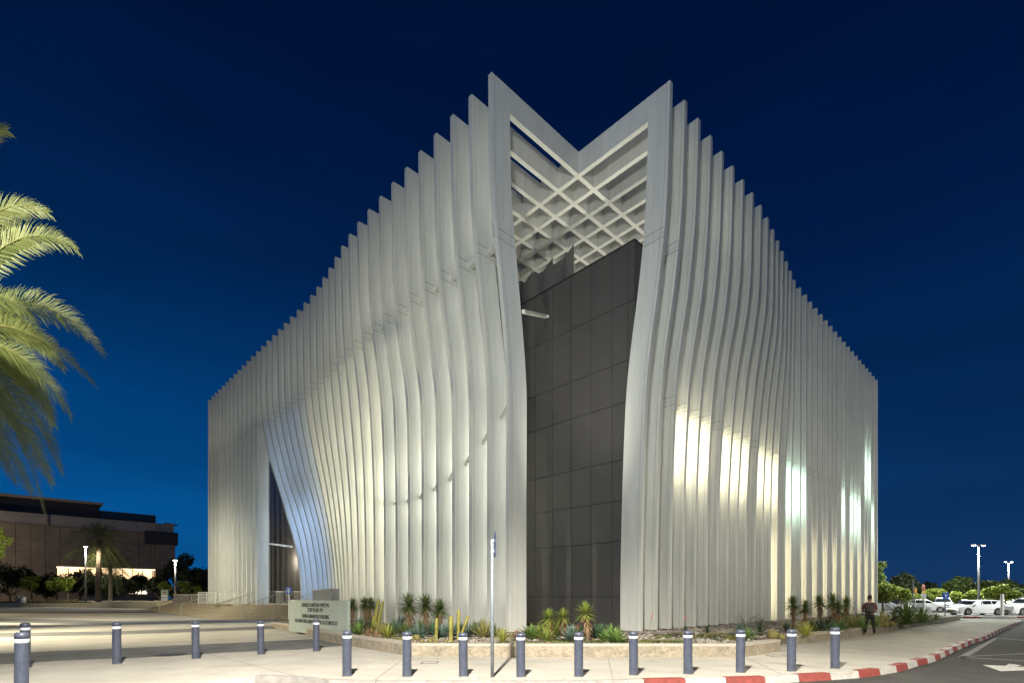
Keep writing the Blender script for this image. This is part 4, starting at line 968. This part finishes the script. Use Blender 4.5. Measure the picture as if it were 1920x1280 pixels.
# left side
G4 = 'young trees on the raised bed of the plaza'
tpx(59, 94, 1076, 0, 32, 'small bushy young tree near the litter bin, leftmost of three', 'lit', .9, .62, n=1800, ls=.22, tr=.11, grp=G4)
tpx(107, 94, 1080, 0, 32, 'small young tree in the middle of three on the raised bed', 'lit', .9, .6, n=1800, ls=.22, tr=.11, grp=G4)
tpx(127, 93, 1080, 0, 26, 'small young tree on the right of three, beside the lamp post', 'lit', .9, .6, n=1500, ls=.22, tr=.11, grp=G4)
G5 = 'dark trees before the concrete building'
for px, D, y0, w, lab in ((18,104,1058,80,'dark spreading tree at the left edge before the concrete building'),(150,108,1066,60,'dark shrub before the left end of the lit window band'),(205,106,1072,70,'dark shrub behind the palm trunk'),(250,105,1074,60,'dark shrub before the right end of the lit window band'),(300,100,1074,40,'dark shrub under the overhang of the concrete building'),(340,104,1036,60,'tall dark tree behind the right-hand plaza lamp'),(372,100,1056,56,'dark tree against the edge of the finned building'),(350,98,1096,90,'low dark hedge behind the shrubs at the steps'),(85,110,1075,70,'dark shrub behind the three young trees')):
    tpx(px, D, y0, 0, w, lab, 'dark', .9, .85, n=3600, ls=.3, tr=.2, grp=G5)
G6 = 'lit shrubs by the terrace steps'
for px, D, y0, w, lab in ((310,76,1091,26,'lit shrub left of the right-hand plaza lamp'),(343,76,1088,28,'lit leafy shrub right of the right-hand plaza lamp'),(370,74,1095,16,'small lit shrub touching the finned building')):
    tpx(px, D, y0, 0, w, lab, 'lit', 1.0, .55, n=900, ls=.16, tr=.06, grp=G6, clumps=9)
tpx(-22, 26, 965, 0, 60, 'tree at the left edge with a few bright green leaves showing below the palm', 'lit', 0, .42, n=2600, ls=.075, tr=.08, clumps=14)
light('left_tree_light', 'POINT', tuple(zp(-30, 1010, 23)), 900, (1,.95,.6), .2)

# ================================================================== LAMP POSTS
lamp_e = mat('lamp_lens', (1,1,1), .3, emit=(.95,.98,1), estr=22)
lamp_w = mat('lamp_lens_warm', (1,1,1), .3, emit=(1,.97,.85), estr=22)
pole_m = mat('lamp_pole', (.16,.16,.165), .6, .1, .1, 5)
def twin_lamp(px, D, h, label, pw):
    t = thing('street_lamp', label, 'street lamp', at(px, D, 0), R(8), 'twin-headed car park lamps')
    b = MB(); b.tube([(0,0,0),(0,0,h*.5),(0,0,h)], [.13,.11,.08], 10); b.build('pole', pole_m, t, True)
    b = MB(); b.bar((-.62,0,h-.05),(.62,0,h-.05),.07,.06); b.build('arm', pole_m, t)
    for s_ in (-1,1):
        b = MB(); b.hexa([(s_*.62-.3,-.16,h-.08),(s_*.62+.3,-.16,h-.08),(s_*.62+.3,.16,h-.08),(s_*.62-.3,.16,h-.08),(s_*.62-.24,-.12,h+.04),(s_*.62+.24,-.12,h+.04),(s_*.62+.24,.12,h+.04),(s_*.62-.24,.12,h+.04)])
        hd = b.build('lamp_head', pole_m, t)
        b = MB(); b.lathe([(.17,0),(.16,-.06),(.08,-.10),(.001,-.11)], 12, (s_*.62,0,h-.082), False); b.build('lens', lamp_e, hd)
    p = at(px, D, 0); light('car_park_lamp_and_fill', 'SPOT', (p.x, D, h-.25), pw, (.95,1,.92), .25, (p.x, D, 0), 165, .5)
twin_lamp(1835, 60, 7.75, 'nearer twin-headed lamp post over the car park', 9000)
twin_lamp(1891, 90, 7.9, 'farther twin-headed lamp post near the right edge', 9000)
light('car_park_lamp_and_fill', 'POINT', (50, 44, 8), 7000, (1, 1, .9), .25)
light('car_park_lamp_and_fill', 'POINT', (58, 70, 9), 16000, (1, 1, .85), .3)  # fill added to brighten the trees behind the car park
light('car_park_lamp_and_fill', 'POINT', (40, 62, 8), 9000, (1, 1, .88), .25)
def post_lamp(px, D, zb, h, label, pw):
    t = thing('street_lamp', label, 'street lamp', at(px, D, zb), 0, 'slim lamps on the plaza')
    b = MB(); b.tube([(0,0,0),(0,0,h*.5),(0,0,h)], [.16,.13,.10], 10); b.build('pole', pole_m, t, True)
    b = MB(); b.lathe([(.10,h-.05),(.34,h+.05),(.36,h+.14),(.05,h+.2)], 14, (0,0,0), False); hd = b.build('lamp_head', pole_m, t)
    b = MB(); b.lathe([(.001,h-.16),(.24,h-.12),(.30,h+.03)], 14, (0,0,0), False); b.build('lens', lamp_w, hd)
    p = at(px, D, 0); light('plaza_lamp_light', 'SPOT', (p.x, D, zb+h-.3), pw, (1,.95,.78), .3, (p.x, D, 0), 160, .6)
post_lamp(160.5, 90, .85, 9.6, 'tall slim lamp post before the date palm on the left', 6000)
post_lamp(328.5, 82, 1.0, 6.5, 'slim lamp post left of the finned building by the shrubs', 3500)
# the lamp post that stands beside the camera and lights the pavement (behind the picture)
for x, y, lab in ((-1.5, -.9, 'tall street lamp on the pavement opposite the bollards'), (17, .2, 'tall street lamp beside the road on the right')):
    t = thing('street_lamp', lab, 'street lamp', (x, y, 0)); b = MB(); b.tube([(0,0,0),(0,0,5),(0,0,10.2)], [.10,.08,.06], 10); b.build('pole', pole_m, t, True)
    b = MB(); b.bar((0,0,10.2),(0,1.3,10.25),.06,.06); b.build('arm', pole_m, t)
    b = MB(); b.box((-.15,1.2,10.16),(.15,1.9,10.24)); b.build('lamp_head', pole_m, t)

# ================================================================== CONCRETE BUILDING FAR LEFT
fb = thing('concrete_building', 'long dark concrete building with a lit window band, far left behind the palms', 'building', (-107.8, 110, 0))
def q(s_, d, z): return UR*s_+UL*(-d)+Vector((0,0,z))   # d towards the plaza
conc = mat('far_concrete', (.30,.25,.19), .85, 0, .2, .5); conc2 = mat('far_parapet', (.40,.36,.31), .85, 0, .15, .6); darkm = mat('far_dark_metal', (.02,.02,.024), .5)
def qbox(b, s0, s1, d0, d1, z0, z1):
    b.hexa([q(s0,d0,z0), q(s1,d0,z0), q(s1,d1,z0), q(s0,d1,z0), q(s0,d0,z1), q(s1,d0,z1), q(s1,d1,z1), q(s0,d1,z1)])
b = MB(); qbox(b, -60, 30.5, -30, -.2, 8.7, 19.9); qbox(b, -60, 9.0, -30, -.2, 0, 8.7); qbox(b, 27.5, 29, -3, -.2, 0, 8.7); b.build('wall', mat('far_joint',(.15,.125,.1),.9), fb)
rest = MB()
for k in range(-25, 13):
    for j, (z0, z1) in enumerate(((8.72,11.6),(11.6,14.6),(14.6,17.4))):
        if k < 3: z0_ = z0
        s0 = k*2.4; b = MB() if k >= 0 else rest
        qbox(b, s0+.04, min(30.5, s0+2.36), -.18, .0 if (k+j) % 2 else .02, z0+.03, z1-.03)
        if k >= 0: b.build('wall_panel', conc, fb)
    if k*2.4 < 8: qbox(rest, k*2.4+.04, min(8.9, k*2.4+2.36), -.18, 0, .9, 8.7)
tag(rest.build('wall_panel', conc, fb), kind='stuff')
b = MB(); qbox(b, -60, 31.2, -.15, .55, 17.5, 19.95); b.build('parapet', conc2, fb)
b = MB(); qbox(b, -60, 31.3, -.2, .75, 17.42, 17.62); b.build('parapet_ledge', mat('far_ledge',(.32,.28,.23),.8), fb)
b = MB(); qbox(b, 7, 7.5, .5, .8, 17.6, 19.9); qbox(b, 27, 27.5, .5, .8, 17.6, 19.9); b.build('parapet_rib', conc2, fb)
b = MB(); qbox(b, -60, 16.6, -20, -1.2, 19.95, 23.2); b.build('upper_storey', darkm, fb)
b = MB(); qbox(b, -60, 17.2, -20.5, .4, 23.3, 23.7); b.build('roof_slab', conc2, fb)
b = MB(); qbox(b, 16.7, 27.7, -12, -1.25, 19.95, 22.1); f_ = b.build('glazed_storey', darkm, fb)
gl = mat('far_glass', (.05,.10,.11), .15, .3)
for k in range(9):
    b = MB(); qbox(b, 17.0+k*1.1, 17.95+k*1.1, -1.24, -1.2, 20.6, 21.7); b.build('pane', gl, f_)
b = MB(); qbox(b, 25.2, 31.9, -1.5, 1.6, 14.8, 17.9); b.build('dark_bay', darkm, fb)
b = MB(); qbox(b, 27.7, 31.4, -3, 1.0, 11.2, 14.79); qbox(b, 28.6, 30.9, -3, .8, 8.8, 11.2); b.build('stepped_wall', conc, fb)
b = MB(); b.hexa([q(29.5,-2,19.95), q(32.3,-2,19.95), q(32.3,.3,19.95), q(29.5,.3,19.95), q(29.5,-2,20.4), q(31.2,-2,20.2), q(31.2,.3,20.2), q(29.5,.3,20.4)]); b.build('roof_end', conc2, fb)
litm = mat('far_lit_wall', (.8,.7,.55), .7, emit=(1,.66,.36), estr=1.5)
b = MB(); qbox(b, 9.1, 27.4, -2.6, -2.5, 5.4, 8.4); b.build('lit_wall', litm, fb)
litc = mat('far_lit_ceiling', (.9,.8,.7), .7, emit=(1,.76,.46), estr=3.0)
b = MB(); qbox(b, 9.1, 27.4, -2.3, -.3, 8.45, 8.6); b.build('lit_ceiling', litc, fb)
for k in range(10): b = MB(); qbox(b, 9.1+k*2.0, 9.25+k*2.0, -2.45, -2.3, 5.4, 8.44); b.build('mullion', darkm, fb)
b = MB(); qbox(b, 9.05, 27.4, -2.4, .1, .5, 5.3); b.build('lower_wall', conc, fb)
for s0, s1, z0, z1 in ((22,24.5,2.6,4.0),(24.7,25.6,2.6,4.0),(27.5,28.6,2.6,4.2)):
    b = MB(); qbox(b, s0, s1, .12, .2, z0, z1); b.build('lit_window', mat('far_lit_window',(.8,.8,.7),.5,emit=(1,.86,.6),estr=2.2), fb)
# plaza furniture far left
lb = thing('litter_bin', 'grey cylindrical litter bin at the far left edge of the plaza', 'litter bin', at(43, 90, 0.0))
b = MB(); b.lathe([(.42,.0),(.45,.1),(.45,.95)], 16, (0,0,.75)); b.build('bin_body', mat('bin_grey',(.33,.36,.34),.5,.3,.2,6), lb, True)
b = MB(); b.lathe([(.47,.96),(.40,1.08),(.1,1.14)], 16, (0,0,.75)); b.build('lid', mat('bin_lid',(.3,.34,.4),.4), lb, True)
b = MB(); b.box((-.14,-.14,.7),(.14,.14,2.0)); tag(b.build('marker_post', mat('post_grey',(.22,.22,.21),.7), None, False, at(33.5, 90, 0)), 'short square post left of the litter bin', 'post')
bd = thing('notice_board', 'small pale notice board with a red mark on the ledge by the steps', 'sign', at(309, 72, 1.0))
b = MB(); b.box((-.5,-.05,.1),(.5,.05,1.75)); b.build('board', mat('board_green',(.35,.45,.36),.6), bd)
b = MB(); b.box((-.42,-.07,.25),(.42,-.052,.62)); b.box((-.42,-.07,.75),(.42,-.052,1.05)); b.build('notice', bolw_m, bd)
b = MB(); b.lathe([(.0,0),(.14,0),(.14,.02),(.0,.02)], 12, (0,0,0)); o = b.build('red_mark', mat('mark_red',(.6,.08,.04),.6), bd); o.rotation_euler = (R(90),0,0); o.location = (.0,-.055,1.4)
b = MB(); b.box((-1.1,-.4,0),(1.1,.4,.75)); tag(b.build('stone_block', stone, None, False, at(313, 68, .55)), 'pale square stone block below the notice board', 'block')
b = MB()
for k in range(900):
    px = random.uniform(48, 146); p = at(px, random.uniform(91.95, 93), .88); leaf(b, p, random.uniform(0,6.28), R(random.uniform(45,90)), random.uniform(.3,.75), .05, .25, 2)
tag(b.build('dry_grass', leafmat('dry_grass', (.30,.24,.10), (.14,.12,.05))), kind='stuff')

# ================================================================== CARS
tyre_m = mat('tyre', (.02,.02,.02), .8); rim_m = mat('rim', (.45,.45,.46), .3, .8); carglass = mat('car_glass', (.015,.02,.025), .08, .0, coat=.5)
red_l = mat('tail_light', (.35,.02,.02), .25); head_l = mat('head_light', (.6,.62,.62), .15, .2); trim_m = mat('black_trim', (.025,.025,.025), .5); plate_y = mat('plate_yellow', (.55,.42,.06), .5)
paints = {'white': mat('car_white', (.74,.76,.78), .25, 0, coat=.6), 'silver': mat('car_silver', (.34,.36,.38), .3, .6, coat=.6), 'dark': mat('car_dark', (.05,.055,.065), .25, .4, coat=.6)}
KINDS = {
 'wagon': dict(L=4.75, W=.88, top=[(-2.37,.50),(-2.28,.66),(-1.95,.82),(-1.3,.94),(-1.05,.98),(-.45,1.36),(-.05,1.45),(.7,1.47),(1.5,1.43),(1.85,1.38),(2.22,1.02),(2.33,.80),(2.37,.55)], belt=[(-1.05,.95),(2.2,1.03)], w=(-1.45,1.38), r=.32),
 'hatch': dict(L=4.05, W=.86, top=[(-2.02,.50),(-1.95,.68),(-1.65,.84),(-1.05,.96),(-.85,1.0),(-.25,1.40),(.1,1.48),(.8,1.49),(1.35,1.43),(1.6,1.34),(1.88,1.0),(1.98,.8),(2.02,.55)], belt=[(-.85,.97),(1.85,1.04)], w=(-1.25,1.25), r=.31),
 'suv': dict(L=4.5, W=.92, top=[(-2.25,.55),(-2.18,.85),(-1.95,1.0),(-1.3,1.08),(-1.0,1.12),(-.45,1.56),(-.1,1.66),(.8,1.69),(1.6,1.66),(1.85,1.6),(2.12,1.15),(2.22,.9),(2.25,.6)], belt=[(-1.0,1.08),(2.05,1.16)], w=(-1.4,1.35), r=.36)}
def interp(P, x):
    for i in range(len(P)-1):
        if P[i][0] <= x <= P[i+1][0]: return P[i][1]+(P[i+1][1]-P[i][1])*(x-P[i][0])/(P[i+1][0]-P[i][0])
    return P[0][1] if x < P[0][0] else P[-1][1]
def car(px, D, rz, kind, col, label, z=0):
    K = KINDS[kind]; t = thing('parked_car', label, 'car', at(px, D, z), rz, 'cars parked in the car park'); W = K['W']; tp = K['top']
    xs = sorted(set([p[0] for p in tp]+[w+dx for w in K['w'] for dx in (-.40,-.34,-.2,0,.2,.34,.40)]+[-.4,.4,.2]))
    rows = []
    for x in xs:
        zt = interp(tp, x); inc = tp[4][0] < x < tp[10][0]; zb_ = min(interp(K['belt'], x), zt-.01)
        lo = .20
        for w in K['w']:
            d = abs(x-w)
            if d < .385: lo = max(lo, K['r']+math.sqrt(max(0, .385**2-d*d)))
        e = min(1, (K['L']/2-abs(x))/.45); ww = W*(.80+.20*math.sqrt(max(0, e)))
        zm = max(lo+.02, min(.62, zt-.08)); zb_ = max(zb_, zm+.02) if zt > zm+.06 else zm+.02; zt = max(zt, zb_+.01)
        wr = W*(.74 if inc and zt > 1.25 else (.74+.2*(1-min(1, max(0, (zt-zb_)/.45))) if inc else .90))*(ww/W)
        rows.append([(x,-ww*.97,lo),(x,-ww,zm),(x,-ww*.97,zb_),(x,-wr,zt-.02),(x,-wr*.85,zt),(x,wr*.85,zt),(x,wr,zt-.02),(x,ww*.97,zb_),(x,ww,zm),(x,ww*.97,lo)])
    b = MB(); n = 10
    for r_ in rows: b.v += r_
    for i in range(len(rows)-1):
        for j in range(n-1): b.f.append((i*n+j, i*n+j+1, (i+1)*n+j+1, (i+1)*n+j)); b.mi.append(0)
    b.f.append(tuple(range(n-1,-1,-1))); b.f.append(tuple((len(rows)-1)*n+j for j in range(n))); b.mi += [0,0]
    body = b.build('body', paints[col], t)
    b = MB(); b.box((-K['L']/2+.15,-W*.9,.17),(K['L']/2-.15,W*.9,.45)); b.build('underbody', trim_m, t)
    # side windows
    x0 = tp[4][0]+.22; x1 = tp[10][0]-.12; doors = [x0, -.02, .85, x1] if kind != 'hatch' else [x0, .1, .95, x1]
    for sd in (-1,1):
        for a_, c_ in zip(doors, doors[1:]):
            a_ += .035; c_ -= .035
            pts = []
            for x, up in ((a_,0),(c_,0),(c_,1),((a_+c_)/2,1),(a_,1)):
                zt = interp(tp, x)-.09; zb2 = interp(K['belt'], x)+.045; zz = max(zb2+.01, zt) if up else zb2
                full = interp(tp, x)-.02-interp(K['belt'], x); f2 = (zz-interp(K['belt'], x))/max(.05, full); yy = W*.97+(W*.74-W*.97)*min(1, f2); pts.append((x, sd*(yy+.012), zz))
            b = MB(); b.quad(*(pts if sd < 0 else pts[::-1])); b.build('side_window', carglass, t)
    for (i0_, i1_, nm) in ((4,5,'windscreen'),(10,9,'rear_window')):
        xa, za = tp[i0_]; xb, zb3 = tp[i1_]; s_ = -1 if i0_ == 4 else 1; o = Vector((s_*.012,0,.014)); b = MB()
        pa = Vector((xa,0,za)); pb = Vector((xb,0,zb3)); A = pa.lerp(pb,.08); Bq = pa.lerp(pb,.93)
        P = [A+Vector((0,-W*.80,0))+o, A+Vector((0,W*.80,0))+o, Bq+Vector((0,W*.62,0))+o, Bq+Vector((0,-W*.62,0))+o]
        b.quad(*(P if s_ > 0 else P[::-1])); b.build(nm, carglass, t)
    for x in K['w']:
        for sd in (-1,1):
            c0 = Vector((x, sd*(W-.20), K['r'])); c1 = Vector((x, sd*(W+.005), K['r'])); b = MB(); b.tube([c0, c1], K['r'], 20); w_ = b.build('wheel', tyre_m, t)
            b = MB(); b.tube([Vector((x, sd*(W+.006), K['r'])), Vector((x, sd*(W+.018), K['r']))], K['r']*.62, 14)
            b.build('rim', rim_m, w_)
            b = MB()
            for k in range(5):
                a_ = k*2*math.pi/5; b.bar(Vector((x+.07*math.cos(a_), sd*(W+.02), K['r']+.07*math.sin(a_))), Vector((x+K['r']*.55*math.cos(a_+.5), sd*(W+.02), K['r']+K['r']*.55*math.sin(a_+.5))), .05, .012)
            b.build('rim_gap', trim_m, w_)
    xe = K['L']/2
    for sd in (-1,1):
        b = MB(); zz = .70; b.hexa([(-xe+.10,sd*W*.80,zz-.07),(-xe+.42,sd*(W*.985),zz-.05),(-xe+.42,sd*W*.80,zz-.05),(-xe+.10,sd*W*.55,zz-.07),(-xe+.13,sd*W*.80,zz+.06),(-xe+.46,sd*(W*.985),zz+.10),(-xe+.46,sd*W*.80,zz+.10),(-xe+.13,sd*W*.55,zz+.06)]); b.build('headlight', head_l, t)
        b = MB(); zz = .92; b.hexa([(xe-.36,sd*(W*1.0),zz-.1),(xe-.06,sd*W*.84,zz-.1),(xe-.06,sd*W*.6,zz-.1),(xe-.36,sd*W*.7,zz-.1),(xe-.42,sd*(W*.975),zz+.12),(xe-.14,sd*W*.82,zz+.12),(xe-.14,sd*W*.6,zz+.12),(xe-.42,sd*W*.7,zz+.12)]); b.build('tail_light', red_l, t)
        b = MB(); b.box((x0-.02,min(sd*(W-.02),sd*(W+.16)),.98),(x0+.14,max(sd*(W-.02),sd*(W+.16)),1.10)); b.build('mirror', paints[col], t)
    b = MB(); b.box((-xe-.01,-.3,.42),(-xe+.03,.3,.54)); b.box((xe-.03,-.26,.60),(xe+.012,.26,.71)); b.build('number_plate', plate_y, t)
    b = MB(); b.box((-xe+.0,-W*.6,.28),(-xe+.08,W*.6,.40)); b.build('grille', trim_m, t)
    return t
b = MB(); b.poly([(24,48.6),(170,48.6),(170,120),(24,120),(19,70),(19,60)], -.14, -.004)
tag(b.build('car_park', asphalt_far), kind='structure')
car(1829, 50.5, 0, 'wagon', 'white', 'white wagon side-on behind the far kerb, front to the left')
car(1929, 49.5, 0, 'suv', 'white', 'white crossover at the right edge, only its front half in view')
car(1656, 60, 2.7, 'hatch', 'white', 'white car behind the bushes just right of the building corner')
car(1736, 60, 2.5, 'hatch', 'white', 'white hatchback parked left of the arrow sign')
car(1768, 63, .9, 'suv', 'silver', 'silver off-roader beside the blue arrow sign')
car(1789, 66, 1.2, 'hatch', 'dark', 'dark car between the silver off-roader and the white ones')
car(1814, 66, .2, 'wagon', 'white', 'white car in the row behind the white wagon, left of the lamp post')
car(1860, 66, .1, 'suv', 'white', 'white off-roader in the row behind, right of the lamp post')
car(1892, 57, .35, 'suv', 'silver', 'silver off-roader behind the gap between the wagon and the crossover')
car(1880, 72, .1, 'wagon', 'white', 'white car in the farthest row near the right edge')
car(1708, 67, .6, 'hatch', 'silver', 'pale car half hidden behind the dark bush')
# signs of the car park
def post_sign(px, D, zb, h, label, kind):
    t = thing('road_sign', label, 'road sign', at(px, D, zb)); b = MB(); b.tube([(0,0,0),(0,0,h)], .05, 8); b.build('pole', steel, t)
    if kind == 'arrow':
        b = MB(); b.box((-.27,-.09,h-.46),(.27,-.06,h+.12)); b.build('plate', mat('plate_bright_blue',(.02,.13,.62),.4,emit=(.02,.13,.62),estr=.0), t)
        b = MB(); b.box((-.05,-.10,h-.38),(.05,-.092,h-.12)); b.quad((-.16,-.097,h-.14),(.16,-.097,h-.14),(0,-.097,h+.04)); b.build('arrow', bolw_m, t)
    if kind == 'round':
        b = MB(); b.lathe([(.001,0),(.3,0),(.3,.02),(.001,.02)], 20); o = b.build('plate', mat('sign_back_grey',(.35,.36,.37),.5,.4), t); o.rotation_euler = (R(90),0,0); o.location = (0,-.06,h-.75)
        b = MB(); b.box((-.1,-.14,h-.45),(.12,-.05,h-.18)); b.build('yellow_tag', mat('tag_orange',(.65,.30,.03),.5), t)
        b = MB(); b.tube([(0,-.06,h-.12),(0,-.06,h+.25),(.02,-.06,h+.55)], [.13,.15,.02], 8); b.build('red_white_plate', mat('plate_red_white',(.5,.2,.16),.5), t)
    if kind == 'post':
        b = MB(); b.box((.06,-.1,h*.62),(.28,.05,h*.62+.5)); b.build('yellow_tag', mat('tag_orange',(.65,.30,.03),.5), t)
    return t
post_sign(1772, 47.5, 0, 2.0, 'blue square sign with a white upward arrow on the far traffic island', 'arrow')
post_sign(1731, 56, 0, 2.6, 'pole with a round sign seen from behind and a red and white plate above', 'round')
post_sign(1712.5, 54, 0, 3.5, 'plain grey pole with a small orange box, left of the round sign', 'post')
post_sign(1866, 64, 0, 1.7, 'small blue sign above the white wagon roof', 'arrow')
b = MB(); b.tube([(0,0,-.02),(0,0,2.0)], .13, 8); tag(b.build('white_post', mat('white_post2',(.6,.6,.58),.6), None, False, at(1879, 48.2, 0)), 'pale thin tree guard post between the wagon and the crossover', 'post')
far_shed = thing('far_building', 'low dim building behind the trees of the car park', 'building', at(1745, 118, 0))
b = MB(); b.box((-9,0,0),(9,8,3.6)); b.build('wall', mat('shed_wall',(.12,.13,.15),.8,0,.2,.5), far_shed)
b = MB(); b.box((-9.4,-.4,3.6),(9.4,8.4,3.9)); b.build('roof', mat('shed_roof',(.07,.08,.09),.8), far_shed)

# ================================================================== PERSON
def skin(name, verts, edges, radii, m, parent=None, sub=2, root=0):
    me = bpy.data.meshes.new(name); me.from_pydata(verts, edges, []); o = bpy.data.objects.new(name, me); COL.objects.link(o)
    md = o.modifiers.new('s', 'SKIN'); md.use_smooth_shade = True; 
    if not me.skin_vertices:
        bm = bmesh.new(); bm.from_mesh(me); bm.verts.layers.skin.verify(); bm.to_mesh(me); bm.free()
    for i, r_ in enumerate(radii):
        v = me.skin_vertices[0].data[i]; v.radius = r_ if isinstance(r_, tuple) else (r_, r_); v.use_root = (i == root)
    o.modifiers.new('u', 'SUBSURF').levels = sub; o.modifiers['u'].render_levels = sub
    dg = bpy.context.evaluated_depsgraph_get(); m2 = bpy.data.meshes.new_from_object(o.evaluated_get(dg)); bpy.data.objects.remove(o); m2.materials.clear(); m2.materials.append(m); m2.name = name
    for p in m2.polygons: p.use_smooth = True
    o = bpy.data.objects.new(name, m2); COL.objects.link(o)
    if parent: o.parent = parent
    return o
skin_m = mat('skin', (.28,.16,.10), .6); shirt_m = mat('tshirt_burgundy', (.14,.055,.065), .85, 0, .25, 12); trou_m = mat('trousers_black', (.012,.013,.016), .85, 0, .3, 12); hair_m = mat('hair_dark', (.012,.009,.008), .8, 0, .4, 30); shoe_m = mat('shoe_tan', (.42,.28,.12), .7); sole_m = mat('sole', (.5,.45,.35), .7); pack_m = mat('backpack_olive', (.055,.06,.045), .8, 0, .3, 14)
pe = thing('person', 'standing man seen from behind in burgundy t-shirt and black trousers, head bowed', 'person', gp(1630.5, 1191)+Vector((0,0,.0)), R(-36))
V = []; Ed = []; Rr = []
def chain(pts, rad, start=None):
    prev = start
    for p, r_ in zip(pts, rad):
        V.append(p); Rr.append(r_); i = len(V)-1
        if prev is not None: Ed.append((prev, i))
        prev = i
    return prev
pelv = chain([(0,0,.92)], [(.15,.11)])
sp1 = chain([(0,.0,1.06),(0,.01,1.22),(0,.02,1.35)], [(.14,.10),(.165,.11),(.155,.10)], pelv)
neck = chain([(0,.04,1.44),(0,.08,1.50)], [.06,.055], sp1)
head = chain([(0,.11,1.56),(0,.14,1.63),(0,.14,1.68)], [(.075,.09),(.08,.10),(.06,.075)], neck)
chain([(0,.215,1.575),(0,.235,1.56)], [.025,.014], head-2)
for s_ in (-1,1): chain([(s_*.082,.12,1.585)], [.02], head-2)
for s_, fx in ((-1,-.155),(1,.165)):
    hip = chain([(s_*.09,0,.88),(s_*.115,.01,.68),(s_*.13,.02,.48),(fx,.0,.28),(fx,-.015,.10)], [.095,.083,.06,.055,.042], pelv)
    chain([(fx,.06,.05),(fx+.01*s_,.15,.04)], [.042,.034], hip)
    sh = chain([(s_*.17,.02,1.36),(s_*.225,.0,1.22),(s_*.25,-.01,1.08)], [.065,.052,.042], sp1)
    wr = chain([(s_*.215,.10,1.06),(s_*.13,.24,1.10)], [.038,.028], sh)
    pal = chain([(s_*.09,.28,1.13)], [(.03,.02)], wr)
    for k in range(4):
        a_ = -.03+.02*k; L_ = (.035,.042,.040,.032)[k]
        chain([(s_*.07,.295+a_*.3,1.15+a_*.6),(s_*(.07-L_),.31+a_*.3,1.165+a_*.6),(s_*(.065-L_),.30+a_*.3,1.185+a_*.6)], [.009,.0085,.008], pal)
    chain([(s_*.085,.265,1.155),(s_*.07,.27,1.18)], [.011,.009], pal)
skin('body', V, Ed, Rr, skin_m, pe)
V, Ed, Rr = [], [], []
a = chain([(0,0,.90),(0,.0,1.06),(0,.01,1.22),(0,.02,1.36),(0,.035,1.415)], [(.180,.140),(.178,.130),(.205,.135),(.19,.12),(.085,.08)])
for s_ in (-1,1): chain([(s_*.18,.02,1.36),(s_*.235,.0,1.22),(s_*.25,-.008,1.14)], [.082,.070,.064], 3)
skin('tshirt', V, Ed, Rr, shirt_m, pe)
V, Ed, Rr = [], [], []
a = chain([(0,0,1.02),(0,0,.90)], [(.155,.115),(.165,.13)])
for s_, fx in ((-1,-.155),(1,.165)): chain([(s_*.095,0,.82),(s_*.118,.01,.66),(s_*.132,.02,.47),(fx,.0,.28),(fx,-.015,.11)], [.105,.092,.072,.066,.058], 1)
skin('trousers', V, Ed, Rr, trou_m, pe)
for s_, fx in ((-1,-.155),(1,.165)):
    V, Ed, Rr = [], [], []; chain([(fx,-.05,.05),(fx,.03,.055),(fx+.01*s_,.12,.045),(fx+.02*s_,.20,.035)], [(.045,.05),(.05,.055),(.048,.042),(.035,.028)]); sh_ = skin('shoe', V, Ed, Rr, shoe_m, pe)
    b = MB(); b.hexa([(fx-.05,-.095,.0),(fx+.05,-.095,.0),(fx+.055,.235,.0),(fx-.045,.235,.0),(fx-.05,-.095,.025),(fx+.05,-.095,.025),(fx+.055,.235,.025),(fx-.045,.235,.025)]); b.build('sole', sole_m, sh_)
V, Ed, Rr = [], [], []; chain([(0,.075,1.575),(0,.095,1.66),(0,.12,1.715),(0,.17,1.715)], [(.082,.07),(.094,.09),(.092,.10),(.06,.06)]); skin('hair', V, Ed, Rr, hair_m, pe)
b = MB(); b.box((-.045,.30,1.14),(.045,.312,1.28)); ph = b.build('phone', trim_m, None); ph.location = pe.location; ph.rotation_euler = pe.rotation_euler; tag(ph, 'dark phone held in both hands by the standing man', 'phone')
bp_ = thing('backpack', 'olive grey backpack on the back of the standing man', 'backpack', pe.location, R(-36))
V, Ed, Rr = [], [], []; chain([(0,-.20,1.02),(0,-.21,1.12),(0,-.20,1.25),(0,-.17,1.38)], [(.15,.075),(.165,.085),(.155,.08),(.10,.05)]); skin('pack', V, Ed, Rr, pack_m, bp_)
V, Ed, Rr = [], [], []; chain([(0,-.29,1.04),(0,-.30,1.14)], [(.11,.035),(.11,.035)]); skin('pocket', V, Ed, Rr, pack_m, bp_)
for s_ in (-1,1):
    b = MB(); b.tube([(s_*.10,-.13,1.40),(s_*.12,.02,1.455),(s_*.13,.15,1.36),(s_*.15,.15,1.15),(s_*.17,-.02,1.02),(s_*.12,-.16,1.0)], .02, 6); b.build('strap', pack_m, bp_, True)
